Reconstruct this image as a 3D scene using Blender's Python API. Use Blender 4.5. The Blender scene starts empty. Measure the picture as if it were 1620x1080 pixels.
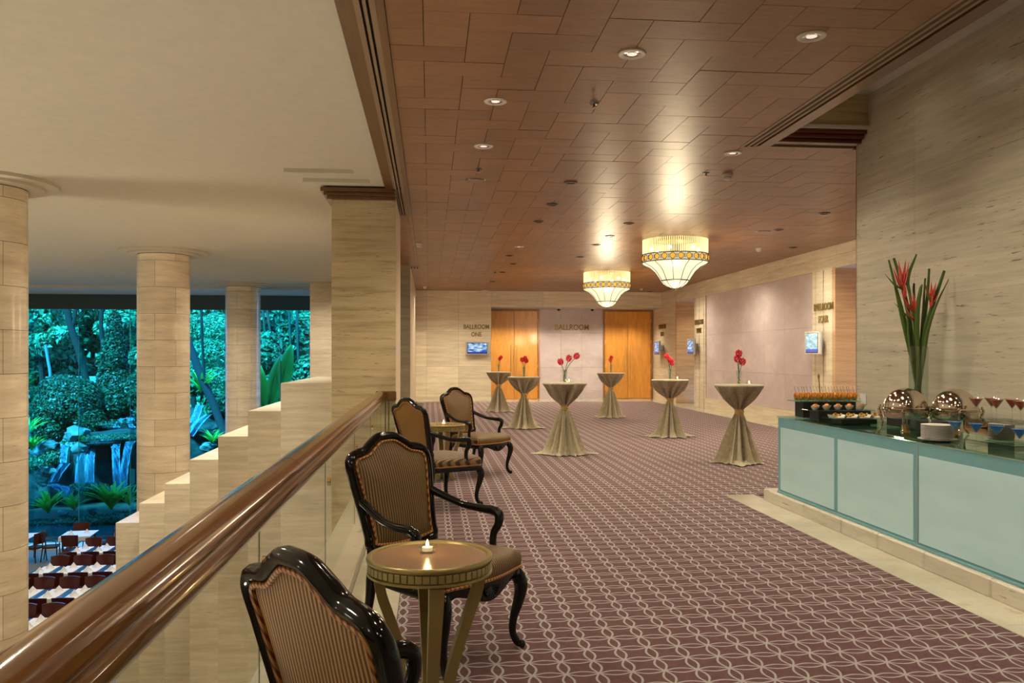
import bpy, math, random
import numpy as np
from mathutils import Vector, Matrix, noise as mnoise
random.seed(7); np.random.seed(7)
S = bpy.context.scene
C = S.collection
PI = math.pi
EYE = 1.45
YAW = math.atan2(130, 1310)
sa, ca = math.sin(YAW), math.cos(YAW)

# ------------------------------------------------------------------ camera
cam = bpy.data.cameras.new('camera'); co = bpy.data.objects.new('camera', cam); C.objects.link(co)
co.location = (0, 0, EYE); co.rotation_euler = (PI / 2, 0, -YAW)
cam.sensor_width = 36; cam.lens = 36 * 1310 / 1620; cam.shift_y = 22 / 1620
cam.clip_end = 300; cam.clip_start = .05
S.camera = co

# ------------------------------------------------------------------ world, sun, exposure
w = bpy.data.worlds.new('sky'); S.world = w; w.use_nodes = True
bg = w.node_tree.nodes['Background']; bg.inputs[0].default_value = (.22, .68, 1.40, 1); bg.inputs[1].default_value = 3.0
sun = bpy.data.lights.new('sun', 'SUN'); sun.energy = 22; sun.color = (.32, .85, 1.05); sun.angle = .15
so = bpy.data.objects.new('sun', sun); C.objects.link(so); so.rotation_euler = (math.radians(38), 0, math.radians(-25))
S.view_settings.view_transform = 'Standard'; S.view_settings.look = 'None'
S.view_settings.gamma = 1; S.view_settings.use_curve_mapping = False; S.view_settings.exposure = 0.0
S.cycles.max_bounces = 8; S.cycles.diffuse_bounces = 5; S.cycles.glossy_bounces = 4
S.cycles.transmission_bounces = 8; S.cycles.transparent_max_bounces = 16
S.cycles.sample_clamp_indirect = 6; S.cycles.caustics_refractive = False; S.cycles.caustics_reflective = False
S.cycles.use_denoising = True

# ------------------------------------------------------------------ pixel helpers (a pixel of the photo -> a point of the room)
def ray(px, py):
    u = (px - 810) / 1310; v = (562 - py) / 1310
    return (sa + u * ca, ca - u * sa, v)
def atz(px, py, z):
    d = ray(px, py); t = (z - EYE) / d[2]; return (d[0] * t, d[1] * t, z)
def atZ(px, py, Z):
    d = ray(px, py); return (d[0] * Z, d[1] * Z, EYE + d[2] * Z)
def atx(px, X):
    d = ray(px, 562); return d[1] * X / d[0]
def aty(px, Y):
    d = ray(px, 562); return d[0] * Y / d[1]
def proj(x, y, z):
    c = x * ca - y * sa; Z = x * sa + y * ca
    if Z < .3: return None
    return 810 + 1310 * c / Z, 562 - 1310 * (z - EYE) / Z

# ------------------------------------------------------------------ materials
class NT:
    def __init__(s, name):
        s.m = bpy.data.materials.new(name); s.m.use_nodes = True; s.t = s.m.node_tree
        s.b = s.t.nodes['Principled BSDF']; s.o = s.t.nodes['Material Output']
    def n(s, typ, **kw):
        x = s.t.nodes.new(typ)
        for k, v in kw.items():
            if isinstance(k, str) and hasattr(x, k): setattr(x, k, v)
        return x
    def link(s, a, b): s.t.links.new(a, b)
    def math(s, op, a, b=None, c=None):
        x = s.n('ShaderNodeMath', operation=op)
        for i, v in enumerate((a, b, c)):
            if v is None: continue
            if isinstance(v, (int, float)): x.inputs[i].default_value = v
            else: s.link(v, x.inputs[i])
        return x.outputs[0]
    def coord(s, scale=(1, 1, 1), local=False, rot=(0, 0, 0)):
        if local: o = s.n('ShaderNodeTexCoord').outputs['Object']
        else: o = s.n('ShaderNodeNewGeometry').outputs['Position']
        mp = s.n('ShaderNodeMapping'); mp.inputs['Scale'].default_value = scale; mp.inputs['Rotation'].default_value = rot
        s.link(o, mp.inputs[0]); return mp.outputs[0]
    def noise(s, co, scale=1, detail=4, rough=.5, dist=0):
        x = s.n('ShaderNodeTexNoise'); x.inputs['Scale'].default_value = scale
        x.inputs['Detail'].default_value = detail; x.inputs['Roughness'].default_value = rough; x.inputs['Distortion'].default_value = dist
        s.link(co, x.inputs['Vector']); return x.outputs[0]
    def ramp(s, f, stops):
        x = s.n('ShaderNodeValToRGB'); e = x.color_ramp.elements
        while len(e) < len(stops): e.new(.5)
        for i, (p, c) in enumerate(stops): e[i].position = p; e[i].color = (*c, 1) if len(c) == 3 else c
        s.link(f, x.inputs[0]); return x.outputs[0]
    def mix(s, f, a, b, mode='MIX'):
        x = s.n('ShaderNodeMix'); x.data_type = 'RGBA'; x.blend_type = mode
        for i, v in ((0, f), (6, a), (7, b)):
            if isinstance(v, (int, float)): x.inputs[i].default_value = v
            elif isinstance(v, tuple): x.inputs[i].default_value = (*v[:3], 1)
            else: s.link(v, x.inputs[i])
        return x.outputs[2]
    def rnd(s, lo, hi):
        r = s.n('ShaderNodeObjectInfo').outputs['Random']; g = s.n('ShaderNodeNewGeometry').outputs['Random Per Island']
        a = s.math('FRACT', s.math('ADD', r, g))
        return s.math('MULTIPLY_ADD', a, hi - lo, lo)
    def tint(s, col, f):
        cc = s.n('ShaderNodeCombineColor')
        for i in range(3): s.link(f, cc.inputs[i])
        return s.mix(1.0, col, cc.outputs[0], 'MULTIPLY')
    def bump(s, h, st=.2, d=.01):
        x = s.n('ShaderNodeBump'); x.inputs['Strength'].default_value = st; x.inputs['Distance'].default_value = d
        s.link(h, x.inputs['Height']); s.link(x.outputs[0], s.b.inputs['Normal'])
    def set(s, **kw):
        for k, v in kw.items():
            i = s.b.inputs[k.replace('_', ' ')]
            if isinstance(v, tuple): i.default_value = (*v[:3], 1)
            elif isinstance(v, (int, float)): i.default_value = v
            else: s.link(v, i)
        return s.m
def plain(name, col, rough=.5, metal=0, **kw):
    n = NT(name)
    v = n.noise(n.coord((1, 1, 1)), 9, 3)
    f = n.math('MULTIPLY_ADD', v, .16, .92)
    n.set(Base_Color=n.tint(n.mix(0, col, col), f), Roughness=rough, Metallic=metal)
    return n.set(**kw) if kw else n.m
def stone(name, base, dark, rough=.32, r=.1, band=7, pits=1.0):
    n = NT(name)
    a = n.noise(n.coord((.55, .55, band)), 1.9, 9, .70)
    c = n.ramp(a, [(.32, dark), (.5, base), (.66, tuple(min(1, x * 1.18) for x in base))])
    p = n.noise(n.coord((5, 5, 55)), 1.0, 4, .6)
    z = n.noise(n.coord((.6, .6, 2.2)), 1.7, 2)
    pf = n.math('MULTIPLY', n.ramp(p, [(.62, (0, 0, 0)), (.67, (1, 1, 1))]), n.ramp(z, [(.42, (.12, .12, .12)), (.6, (1, 1, 1))]))
    c = n.mix(n.math('MULTIPLY', pf, .75 * pits), c, tuple(x * .42 for x in dark))
    c = n.tint(c, n.rnd(1 - r, 1 + r))
    return n.set(Base_Color=c, Roughness=rough)
def wood(name, base, dark, rough=.3, axis=(1.2, 14, 14), r=.12, coat=0, local=False):
    n = NT(name)
    a = n.noise(n.coord(axis, local), 2.2, 5, .6, .6)
    c = n.tint(n.ramp(a, [(.3, dark), (.62, base)]), n.rnd(1 - r, 1 + r))
    return n.set(Base_Color=c, Roughness=rough, Coat_Weight=coat, Coat_Roughness=.08)
def emit(name, col, st):
    n = NT(name); return n.set(Base_Color=col, Emission_Color=col, Emission_Strength=st, Roughness=.5)
def glass(name, col=(1, 1, 1), rough=0.0, thin=False, refl=.05, cap=.35):
    n = NT(name)
    if not thin: return n.set(Base_Color=col, Roughness=rough, Transmission_Weight=1.0, IOR=1.45)
    tr = n.n('ShaderNodeBsdfTransparent'); tr.inputs[0].default_value = (*col, 1)
    gl = n.n('ShaderNodeBsdfGlossy'); gl.inputs['Roughness'].default_value = .02
    lw = n.n('ShaderNodeLayerWeight'); lw.inputs['Blend'].default_value = .5
    f = n.math('MINIMUM', n.math('MULTIPLY_ADD', n.math('POWER', lw.outputs['Facing'], 4.0), cap, refl), cap)
    ms = n.n('ShaderNodeMixShader'); n.link(f, ms.inputs[0]); n.link(tr.outputs[0], ms.inputs[1]); n.link(gl.outputs[0], ms.inputs[2])
    n.link(ms.outputs[0], n.o.inputs[0]); return n.m

M = {}
M['trav'] = stone('travertine', (.52, .42, .25), (.35, .27, .145), band=8)
M['travw'] = stone('travertine_pale', (.74, .66, .51), (.62, .53, .39), pits=.6)
M['travg'] = stone('travertine_bar', (.54, .485, .385), (.44, .39, .30), r=.03, band=9, pits=1.35)
M['travc'] = stone('travertine_column', (.80, .685, .52), (.67, .55, .39), rough=.22, r=.09, band=4, pits=.6)
M['marble'] = stone('marble_floor', (.49, .455, .365), (.41, .375, .29), rough=.14, r=.06, band=1, pits=.3)
M['kerb'] = stone('kerb_stone', (.56, .52, .43), (.42, .38, .30), rough=.3, r=.06, band=3)
M['joint'] = plain('joint_shadow', (.10, .08, .055), .8)
M['cream'] = plain('cream_plaster', (.57, .52, .41), .75)
M['creamd'] = plain('cream_plaster_window_side', (.62, .58, .52), .75)
M['pink'] = stone('lilac_slab', (.60, .515, .53), (.54, .45, .465), rough=.45, r=.05, band=1, pits=.0)
M['ceil'] = wood('ceiling_veneer', (.265, .128, .054), (.20, .092, .037), .36, (3, 9, 3), .12, .0)
M['ceild'] = plain('ceiling_joint', (.08, .036, .014), .7)
M['fascia'] = wood('fascia_wood', (.15, .066, .022), (.10, .040, .013), .3, (10, .8, 10), .06, .2)
M['strip'] = plain('diffuser_strip', (.26, .17, .10), .4)
M['black'] = plain('black_gap', (.006, .005, .005), .6)
M['door'] = wood('door_veneer', (.78, .36, .07), (.64, .27, .045), .28, (7, 7, 1.2), .05, .3)
M['doorf'] = wood('door_frame_wood', (.36, .16, .04), (.25, .10, .03), .3, (7, 7, 1.2), .05, .3)
M['rail'] = wood('rail_wood', (.17, .068, .015), (.080, .027, .007), .16, (12, .7, 12), .05, .45)
M['railb'] = wood('rail_lip_wood', (.16, .075, .024), (.09, .04, .014), .2, (12, .7, 12), .05, .8)
M['brass'] = plain('brass', (.72, .48, .18), .3, .5)
M['goldtxt'] = plain('gold_letters', (.26, .19, .06), .35, .8)
M['lac'] = plain('black_lacquer', (.005, .0045, .0045), .12, 0, Specular_IOR_Level=.35)
M['gold'] = plain('gold_leaf_wood', (.34, .27, .105), .35, .6)
M['leather'] = plain('tan_leather', (.26, .155, .090), .2)
M['glass'] = glass('clear_glass')
M['thin'] = glass('rail_glass', (.95, .97, .95), thin=True, refl=.03, cap=.13)
M['clear'] = glass('thin_clear_glass', (.96, .98, .97), thin=True, refl=.06)
M['win'] = glass('window_glass', (.30, .86, .98), thin=True, refl=.02, cap=.2)
M['winedge'] = plain('glass_fin_edge', (.05, .30, .30), .2)
M['steel'] = plain('polished_steel', (.72, .64, .55), .08, 1)
M['white'] = plain('white_china', (.80, .78, .74), .25)
M['linenw'] = plain('white_linen', (.85, .85, .86), .8)
M['plastic'] = plain('white_plastic', (.72, .72, .72), .35)
M['teal'] = plain('teal_glass_frame', (.16, .36, .41), .12)
M['tealtop'] = glass('teal_glass_top', (.72, .92, .86), thin=True, refl=.14)
M['sash'] = plain('gold_satin', (.58, .38, .12), .3, .2)
M['wax'] = emit('wax', (1, .72, .4), .5)
M['flame'] = emit('flame', (1, .62, .22), 30)
M['leaf_h'] = plain('heliconia_green', (.07, .13, .025), .4)
M['red_h'] = plain('heliconia_red', (.50, .04, .025), .4)
M['redfl'] = plain('ginger_red', (.75, .02, .06), .5)
M['pebble'] = plain('green_pebbles', (.20, .35, .04), .3)
M['blueliq'] = plain('blue_drink', (.01, .16, 1.0), .3)
M['redliq'] = plain('red_drink', (1.0, .10, .05), .3)
M['orange'] = plain('cooked_prawn', (.80, .24, .03), .4)
M['yellow'] = plain('lemon_wedge', (.85, .55, .04), .4)
M['green'] = plain('herb_green', (.25, .38, .06), .5)
M['brownf'] = plain('canape_topping', (.35, .14, .06), .5)
M['dwood'] = plain('restaurant_chair_leather', (.075, .012, .006), .22)
M['dark'] = plain('dark_wood_table', (.03, .018, .012), .25)
M['dfloor'] = plain('restaurant_floor', (.20, .16, .10), .5)
M['bark'] = plain('tree_bark', (.04, .03, .025), .9, 0, Specular_IOR_Level=.1)
M['rings'] = plain('cast_ring', (.7, .66, .6), .4)
M['lamp'] = emit('lamp_lens', (1, .92, .78), .7)
M['lens'] = plain('unlit_lens', (.10, .085, .07), .2)
M['diff'] = emit('chandelier_glass', (1, .93, .60), .95); M['diff'].node_tree.nodes['Principled BSDF'].inputs[0].default_value = (.2, .17, .1, 1)
M['amber'] = emit('amber_glass', (1, .50, .06), .9)

n = NT('frosted_panel')
f = n.noise(n.coord((.7, .7, 3)), 2, 3)
n.set(Base_Color=n.ramp(f, [(.3, (.44, .68, .76)), (.7, (.52, .77, .85))]), Roughness=.35, Coat_Weight=.5, Coat_Roughness=.05); M['frost'] = n.m

n = NT('striped_velvet')
sx = n.n('ShaderNodeSeparateXYZ'); n.link(n.coord((1, 1, 1), True), sx.inputs[0])
s_ = n.math('SINE', n.math('MULTIPLY', sx.outputs[0], 2 * PI / .0155))
st = n.ramp(n.math('MULTIPLY_ADD', s_, .5, .5), [(.35, (.045, .018, .005)), (.62, (.225, .130, .042))])
n.set(Base_Color=st, Roughness=.5); n.bump(s_, .5, .003); M['velvet'] = n.m
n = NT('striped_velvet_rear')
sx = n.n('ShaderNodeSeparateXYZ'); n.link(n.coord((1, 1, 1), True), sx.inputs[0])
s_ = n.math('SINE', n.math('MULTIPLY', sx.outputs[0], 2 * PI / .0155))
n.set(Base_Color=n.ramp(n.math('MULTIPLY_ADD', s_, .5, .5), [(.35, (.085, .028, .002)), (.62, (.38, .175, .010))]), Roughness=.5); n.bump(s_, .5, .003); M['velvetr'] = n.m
n = NT('twisted_braid')
sx = n.n('ShaderNodeSeparateXYZ'); n.link(n.coord((1, 1, 1), True), sx.inputs[0])
q = n.math('ADD', n.math('MULTIPLY', sx.outputs[0], 300), n.math('MULTIPLY', n.math('ADD', sx.outputs[2], sx.outputs[1]), 260))
n.set(Base_Color=n.ramp(n.math('MULTIPLY_ADD', n.math('SINE', q), .5, .5), [(.3, (.16, .03, .01)), (.6, (.45, .22, .05))]), Roughness=.6); M['braid'] = n.m

n = NT('linen')
a = n.noise(n.coord((3, 3, 3)), 8, 5); b = n.noise(n.coord((60, 60, 60)), 3, 2)
n.set(Base_Color=n.ramp(a, [(.3, (.34, .29, .185)), (.7, (.47, .41, .28))]), Roughness=.6, Sheen_Weight=.3); n.bump(b, .35, .004); M['linen'] = n.m

n = NT('lattice_carpet')                       # two families of lens chains on a square grid of 0.153 m
sx = n.n('ShaderNodeSeparateXYZ'); n.link(n.n('ShaderNodeNewGeometry').outputs['Position'], sx.inputs[0])
G = .1535
u = n.math('DIVIDE', n.math('SUBTRACT', sx.outputs[0], .31), G); v = n.math('DIVIDE', n.math('SUBTRACT', sx.outputs[1], 4.03), G)
def lens(p, q_):
    d = n.math('ABSOLUTE', n.math('SUBTRACT', p, n.math('ROUND', p)))
    c = n.math('MULTIPLY', n.math('ABSOLUTE', n.math('SINE', n.math('MULTIPLY', q_, PI))), .165)
    return n.math('ABSOLUTE', n.math('SUBTRACT', d, c))
wob = n.noise(n.n('ShaderNodeNewGeometry').outputs['Position'], 90, 2)
dmin = n.math('MINIMUM', lens(u, v), lens(v, u))
ln = n.ramp(n.math('ADD', dmin, n.math('MULTIPLY', wob, .02)), [(.036, (1, 1, 1)), (.056, (0, 0, 0))])
g = n.noise(n.n('ShaderNodeNewGeometry').outputs['Position'], 160, 3, .7)
g2 = n.noise(n.n('ShaderNodeNewGeometry').outputs['Position'], 22, 3, .7)
basec = n.ramp(n.math('MULTIPLY_ADD', g2, .5, n.math('MULTIPLY', g, .5)), [(.35, (.070, .028, .030)), (.6, (.138, .058, .062))])
n.set(Base_Color=n.mix(ln, basec, n.ramp(g, [(.3, (.31, .28, .28)), (.7, (.43, .40, .40))])), Roughness=.95); n.bump(g, .5, .006)
M['carpet'] = n.m

def leafmat(name, a, b):
    n = NT(name); r = n.n('ShaderNodeNewGeometry').outputs['Random Per Island']
    z = n.noise(n.coord((1, 1, 1)), .9, 2)
    c = n.ramp(n.math('MULTIPLY_ADD', r, .6, n.math('MULTIPLY', z, .4)), [(.2, a), (.8, b)])
    n.set(Base_Color=c, Roughness=.45)
    tl = n.n('ShaderNodeBsdfTranslucent'); n.link(c, tl.inputs[0])
    ms = n.n('ShaderNodeMixShader'); ms.inputs[0].default_value = .3
    n.link(n.b.outputs[0], ms.inputs[1]); n.link(tl.outputs[0], ms.inputs[2]); n.link(ms.outputs[0], n.o.inputs[0]); return n.m
M['leafd'] = leafmat('ivy_leaves', (.008, .036, .014), (.045, .13, .05))
M['leafm'] = leafmat('shrub_leaves', (.014, .08, .035), (.08, .28, .13))
M['leafl'] = leafmat('canopy_leaves', (.02, .12, .05), (.20, .48, .24))
M['fern'] = leafmat('fern_fronds', (.07, .26, .03), (.24, .62, .06))
n = NT('garden_rock')
n.set(Base_Color=n.ramp(n.noise(n.coord(), 1.6, 6, .6), [(.3, (.010, .018, .018)), (.7, (.05, .06, .055))]), Roughness=.7, Specular_IOR_Level=.25)
n.bump(n.noise(n.coord(), 4, 6), .6, .1); M['rock'] = n.m
n = NT('pale_rock')
n.set(Base_Color=n.ramp(n.noise(n.coord(), 2.6, 6, .6), [(.3, (.07, .08, .08)), (.7, (.22, .21, .20))]), Roughness=.7)
n.bump(n.noise(n.coord(), 5, 6), .5, .08); M['prock'] = n.m
n = NT('falling_water')
a = n.noise(n.coord((7, 7, .35)), 1.3, 4, .6)
n.set(Base_Color=(.30, .42, .62), Roughness=.4, Alpha=n.math('MULTIPLY_ADD', n.ramp(a, [(.35, (0, 0, 0)), (.68, (1, 1, 1))]), .62, .10)); M['fall'] = n.m
n = NT('pond_water')
n.set(Base_Color=(.008, .045, .055), Roughness=.08); n.bump(n.noise(n.coord((1, 1, 1)), 5, 3), .25, .05); M['pond'] = n.m
M['soil'] = plain('garden_soil', (.035, .045, .03), .9)
M['paleledge'] = plain('pale_threshold', (.85, .86, .86), .4)
M['kerb_shaded'] = stone('kerb_stone_shaded', (.38, .33, .25), (.28, .235, .17), rough=.3, r=.06, band=3)  # balcony kerb: its shade is put into a darker stone colour

# ------------------------------------------------------------------ mesh builder
class MB:
    def __init__(s): s.v = []; s.f = []
    def add(s, vs, fs):
        o = len(s.v); s.v.extend(vs); s.f.extend([tuple(i + o for i in f) for f in fs]); return s
    def box(s, x0, x1, y0, y1, z0, z1):
        return s.add([(x, y, z) for z in (z0, z1) for y in (y0, y1) for x in (x0, x1)],
                     [(0, 2, 3, 1), (4, 5, 7, 6), (0, 1, 5, 4), (2, 6, 7, 3), (0, 4, 6, 2), (1, 3, 7, 5)])
    def bbox(s, x0, x1, y0, y1, z0, z1, b=.004):
        """box with chamfered edges all round"""
        bm = [(x0, x1, y0 + b, y1 - b, z0 + b, z1 - b), (x0 + b, x1 - b, y0, y1, z0 + b, z1 - b), (x0 + b, x1 - b, y0 + b, y1 - b, z0, z1)]
        P = {}
        vs = []
        for i, (a0, a1, c0, c1, d0, d1) in enumerate(bm):
            for sx in (0, 1):
                for sy in (0, 1):
                    for sz in (0, 1):
                        P[i, sx, sy, sz] = len(vs); vs.append(((a0, a1)[sx], (c0, c1)[sy], (d0, d1)[sz]))
        fs = []
        fs.append([P[0, 0, a, b_] for a, b_ in ((0, 0), (0, 1), (1, 1), (1, 0))]); fs.append([P[0, 1, a, b_] for a, b_ in ((0, 0), (1, 0), (1, 1), (0, 1))])
        fs.append([P[1, a, 0, b_] for a, b_ in ((0, 0), (1, 0), (1, 1), (0, 1))]); fs.append([P[1, a, 1, b_] for a, b_ in ((0, 0), (0, 1), (1, 1), (1, 0))])
        fs.append([P[2, a, b_, 0] for a, b_ in ((0, 0), (0, 1), (1, 1), (1, 0))]); fs.append([P[2, a, b_, 1] for a, b_ in ((0, 0), (1, 0), (1, 1), (0, 1))])
        for a in (0, 1):
            for c in (0, 1):
                fs.append([P[0, a, c, 0], P[0, a, c, 1], P[1, a, c, 1], P[1, a, c, 0]])
                fs.append([P[0, a, 0, c], P[0, a, 1, c], P[2, a, 1, c], P[2, a, 0, c]])
                fs.append([P[1, 0, a, c], P[1, 1, a, c], P[2, 1, a, c], P[2, 0, a, c]])
                for d in (0, 1): fs.append([P[0, a, c, d], P[1, a, c, d], P[2, a, c, d]])
        return s.add(vs, fs)
    def tube(s, pts, r, seg=8, ry=None, cap=True, up=None):
        pts = [Vector(p) for p in pts]; k = len(pts)
        rs = r if hasattr(r, '__len__') else [r] * k
        rys = rs if ry is None else (ry if hasattr(ry, '__len__') else [ry] * k)
        vs = []; fs = []; last = Vector(up) if up else None
        for i, p in enumerate(pts):
            t = (pts[min(i + 1, k - 1)] - pts[max(i - 1, 0)])
            t = t.normalized() if t.length > 1e-9 else Vector((0, 0, 1))
            if last is None: last = Vector((0, 0, 1)) if abs(t.z) < .8 else Vector((1, 0, 0))
            a = (last - t * last.dot(t)); a = a.normalized() if a.length > 1e-6 else t.orthogonal().normalized()
            last = a; b = t.cross(a)
            for j in range(seg):
                th = 2 * PI * j / seg; vs.append(tuple(p + a * math.cos(th) * rs[i] + b * math.sin(th) * rys[i]))
        for i in range(k - 1):
            for j in range(seg):
                fs.append((i * seg + j, i * seg + (j + 1) % seg, (i + 1) * seg + (j + 1) % seg, (i + 1) * seg + j))
        if cap: fs.append(tuple(range(seg))[::-1]); fs.append(tuple((k - 1) * seg + j for j in range(seg)))
        return s.add(vs, fs)
    def loop(s, pts, r, seg=8, ry=None, up=(0, 1, 0)):
        """closed tube"""
        pts = [Vector(p) for p in pts]; k = len(pts); vs = []; fs = []; up = Vector(up); ry = r if ry is None else ry
        for i, p in enumerate(pts):
            t = (pts[(i + 1) % k] - pts[i - 1]).normalized(); a = (up - t * up.dot(t)).normalized(); b = t.cross(a)
            for j in range(seg):
                th = 2 * PI * j / seg; vs.append(tuple(p + a * math.cos(th) * r + b * math.sin(th) * ry))
        for i in range(k):
            for j in range(seg):
                i2 = (i + 1) % k; fs.append((i * seg + j, i * seg + (j + 1) % seg, i2 * seg + (j + 1) % seg, i2 * seg + j))
        return s.add(vs, fs)
    def lathe(s, prof, n=24, c=(0, 0, 0), a0=0, a1=2 * PI, cap=False):
        full = abs(a1 - a0 - 2 * PI) < 1e-6; m = n if full else n + 1; k = len(prof); vs = []; fs = []
        for j in range(m):
            th = a0 + (a1 - a0) * j / n
            for r, z in prof: vs.append((c[0] + r * math.cos(th), c[1] + r * math.sin(th), c[2] + z))
        for j in range(n):
            j2 = (j + 1) % m
            for i in range(k - 1): fs.append((j * k + i, j2 * k + i, j2 * k + i + 1, j * k + i + 1))
        if cap and full:
            fs.append(tuple(j * k for j in range(m))[::-1]); fs.append(tuple(j * k + k - 1 for j in range(m)))
        return s.add(vs, fs)
    def ball(s, c, r, n=10, sz=1):
        pr = [(r * math.sin(PI * i / (n // 2 + 1)) + 1e-5, -r * sz * math.cos(PI * i / (n // 2 + 1))) for i in range(n // 2 + 2)]
        return s.lathe(pr, n, c)
    def disc(s, c, r, z, n=24):
        return s.add([(c[0] + r * math.cos(2 * PI * j / n), c[1] + r * math.sin(2 * PI * j / n), z) for j in range(n)], [tuple(range(n))])
    def prism(s, poly, a, b, axis='y'):
        """poly in two axes extruded along the third"""
        k = len(poly)
        def P(p, t): return {'y': (p[0], t, p[1]), 'x': (t, p[0], p[1]), 'z': (p[0], p[1], t)}[axis]
        return s.add([P(p, a) for p in poly] + [P(p, b) for p in poly],
                     [tuple(range(k))[::-1], tuple(range(k, 2 * k))] + [(i, (i + 1) % k, (i + 1) % k + k, i + k) for i in range(k)])
    def xf(s, m):
        s.v = [tuple(m @ Vector(p)) for p in s.v]; return s
    def mesh(s, name, mat, smooth=False, angle=None):
        me = bpy.data.meshes.new(name); me.from_pydata(s.v, [], s.f); me.materials.append(mat)
        if smooth:
            me.polygons.foreach_set('use_smooth', [True] * len(me.polygons))
            if angle: me.set_sharp_from_angle(angle=math.radians(angle))
        me.update(); return me
    def build(s, name, mat, parent=None, smooth=False, angle=40):
        return put(name, s.mesh(name, mat, smooth, angle), parent)
def put(name, me, parent=None, loc=None):
    o = bpy.data.objects.new(name, me); C.objects.link(o)
    if parent: o.parent = parent
    if loc: o.location = loc
    return o
def empty(name, loc=(0, 0, 0), rz=0, label=None, cat=None, group=None):
    o = bpy.data.objects.new(name, None); C.objects.link(o); o.location = loc; o.rotation_euler = (0, 0, rz); o.empty_display_size = .1
    return tag(o, label, cat, group) if cat else o
def tag(o, label, cat, group=None):
    o['label'] = label; o['category'] = cat
    if group: o['group'] = group
    return o
def struct(o): o['kind'] = 'structure'; return o
def stuff(o): o['kind'] = 'stuff'; return o
KIDS = {}
def dup(root, loc=None, rz=None, label=None, group=None):
    """copies a thing with its parts and sub-parts, mesh data shared"""
    def rec(o, par):
        c = o.copy(); C.objects.link(c); c.parent = par
        for k in list(o.children): rec(k, c)
        return c
    r = rec(root, None)
    if loc is not None: r.location = loc
    if rz is not None: r.rotation_euler = (0, 0, rz)
    if label: r['label'] = label
    if group: r['group'] = group
    return r
def spot(px, w, ang=120, col=(1, .80, .56), loc=None, rad=.05, rot=(0, 0, 0), blend=.9):
    l = bpy.data.lights.new('lamp', 'SPOT'); l.energy = w; l.color = col; l.spot_size = math.radians(ang); l.spot_blend = blend; l.shadow_soft_size = rad
    o = bpy.data.objects.new('lamp', l); C.objects.link(o); o.location = loc; o.rotation_euler = rot; return o
def point(w, loc, col=(1, .8, .5), rad=.05):
    l = bpy.data.lights.new('lamp', 'POINT'); l.energy = w; l.color = col; l.shadow_soft_size = rad
    o = bpy.data.objects.new('lamp', l); C.objects.link(o); o.location = loc; return o
# ================================================================== STRUCTURE
CZ = 3.49          # timber ceiling
FZ = -4.9          # restaurant floor
WX = 7.45          # right wall
FY = 26.1          # far wall
RY = 27.2          # recessed door wall
BX = 4.15          # wall behind the buffet
BY = 7.73
WIN = 29.4

# ---- floors
MB().box(-.177, 3.04, -6, 8.34, -.02, 0).box(-.177, 6.95, 8.34, FY - .35, -.02, 0).build('floor', M['carpet']); struct(bpy.data.objects['floor'])
slab = struct(MB().box(-.74, WX + .5, -6, RY, -.45, -.022).build('floor', M['cream']))
mar = struct(MB().box(-.60, WX + .6, -6, RY + .2, -.021, -.012).build('floor', M['joint']))
def slabs(parent, x0, x1, y0, y1, z0, z1, nx, ny, mat, name='slab', g=.003):
    me = {}
    for i in range(nx):
        for j in range(ny):
            xa, xb = x0 + (x1 - x0) * i / nx, x0 + (x1 - x0) * (i + 1) / nx
            ya, yb = y0 + (y1 - y0) * j / ny, y0 + (y1 - y0) * (j + 1) / ny
            w_, d_ = xb - xa, yb - ya
            if 'm' not in me: me['m'] = MB().bbox(g, w_ - g, g, d_ - g, z0, z1, .003).mesh(name, mat)
            put(name, me['m'], parent, (xa, ya, 0))
slabs(mar, -.477, -.177, -6, 12.0, -.012, .004, 1, 12, M['marble'])
slabs(mar, 3.04, 3.36, -5.6, 8.34, -.012, .004, 1, 10, M['marble'])
slabs(mar, 6.95, WX + .55, 8.34, FY - .35, -.012, .004, 1, 16, M['marble'])
slabs(mar, -.4, WX + .55, FY - .35, RY, -.012, .004, 8, 1, M['marble'])
# kerb under the glass balustrade, kerb under the buffet
kb = struct(MB().box(-.74, -.475, -6, BY + 2.6, -.45, .06).build('trim_1', M['kerb_shaded']))
for j in range(9): put('kerb_stone', MB().bbox(-.745, -.47, -6 + j * 1.81, -6 + (j + 1) * 1.81 - .004, .06, .10, .008).mesh('kerb_stone', M['kerb_shaded']), kb)
kb = struct(MB().box(3.36, BX, -5, 7.97, -.01, .10).build('trim_2', M['kerb']))
ys = [8.02] + [atx(x, 3.33) for x in (1271, 1331, 1388, 1461, 1567)] ; ys += [ys[-1] - .75 * k for k in range(1, 8)]
for a, b in zip(ys[:-1], ys[1:]):
    put('kerb_stone', MB().bbox(3.33, 3.60, b + .003, a, -.005, .12, .012).mesh('kerb_stone', M['kerb']), kb)

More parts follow.
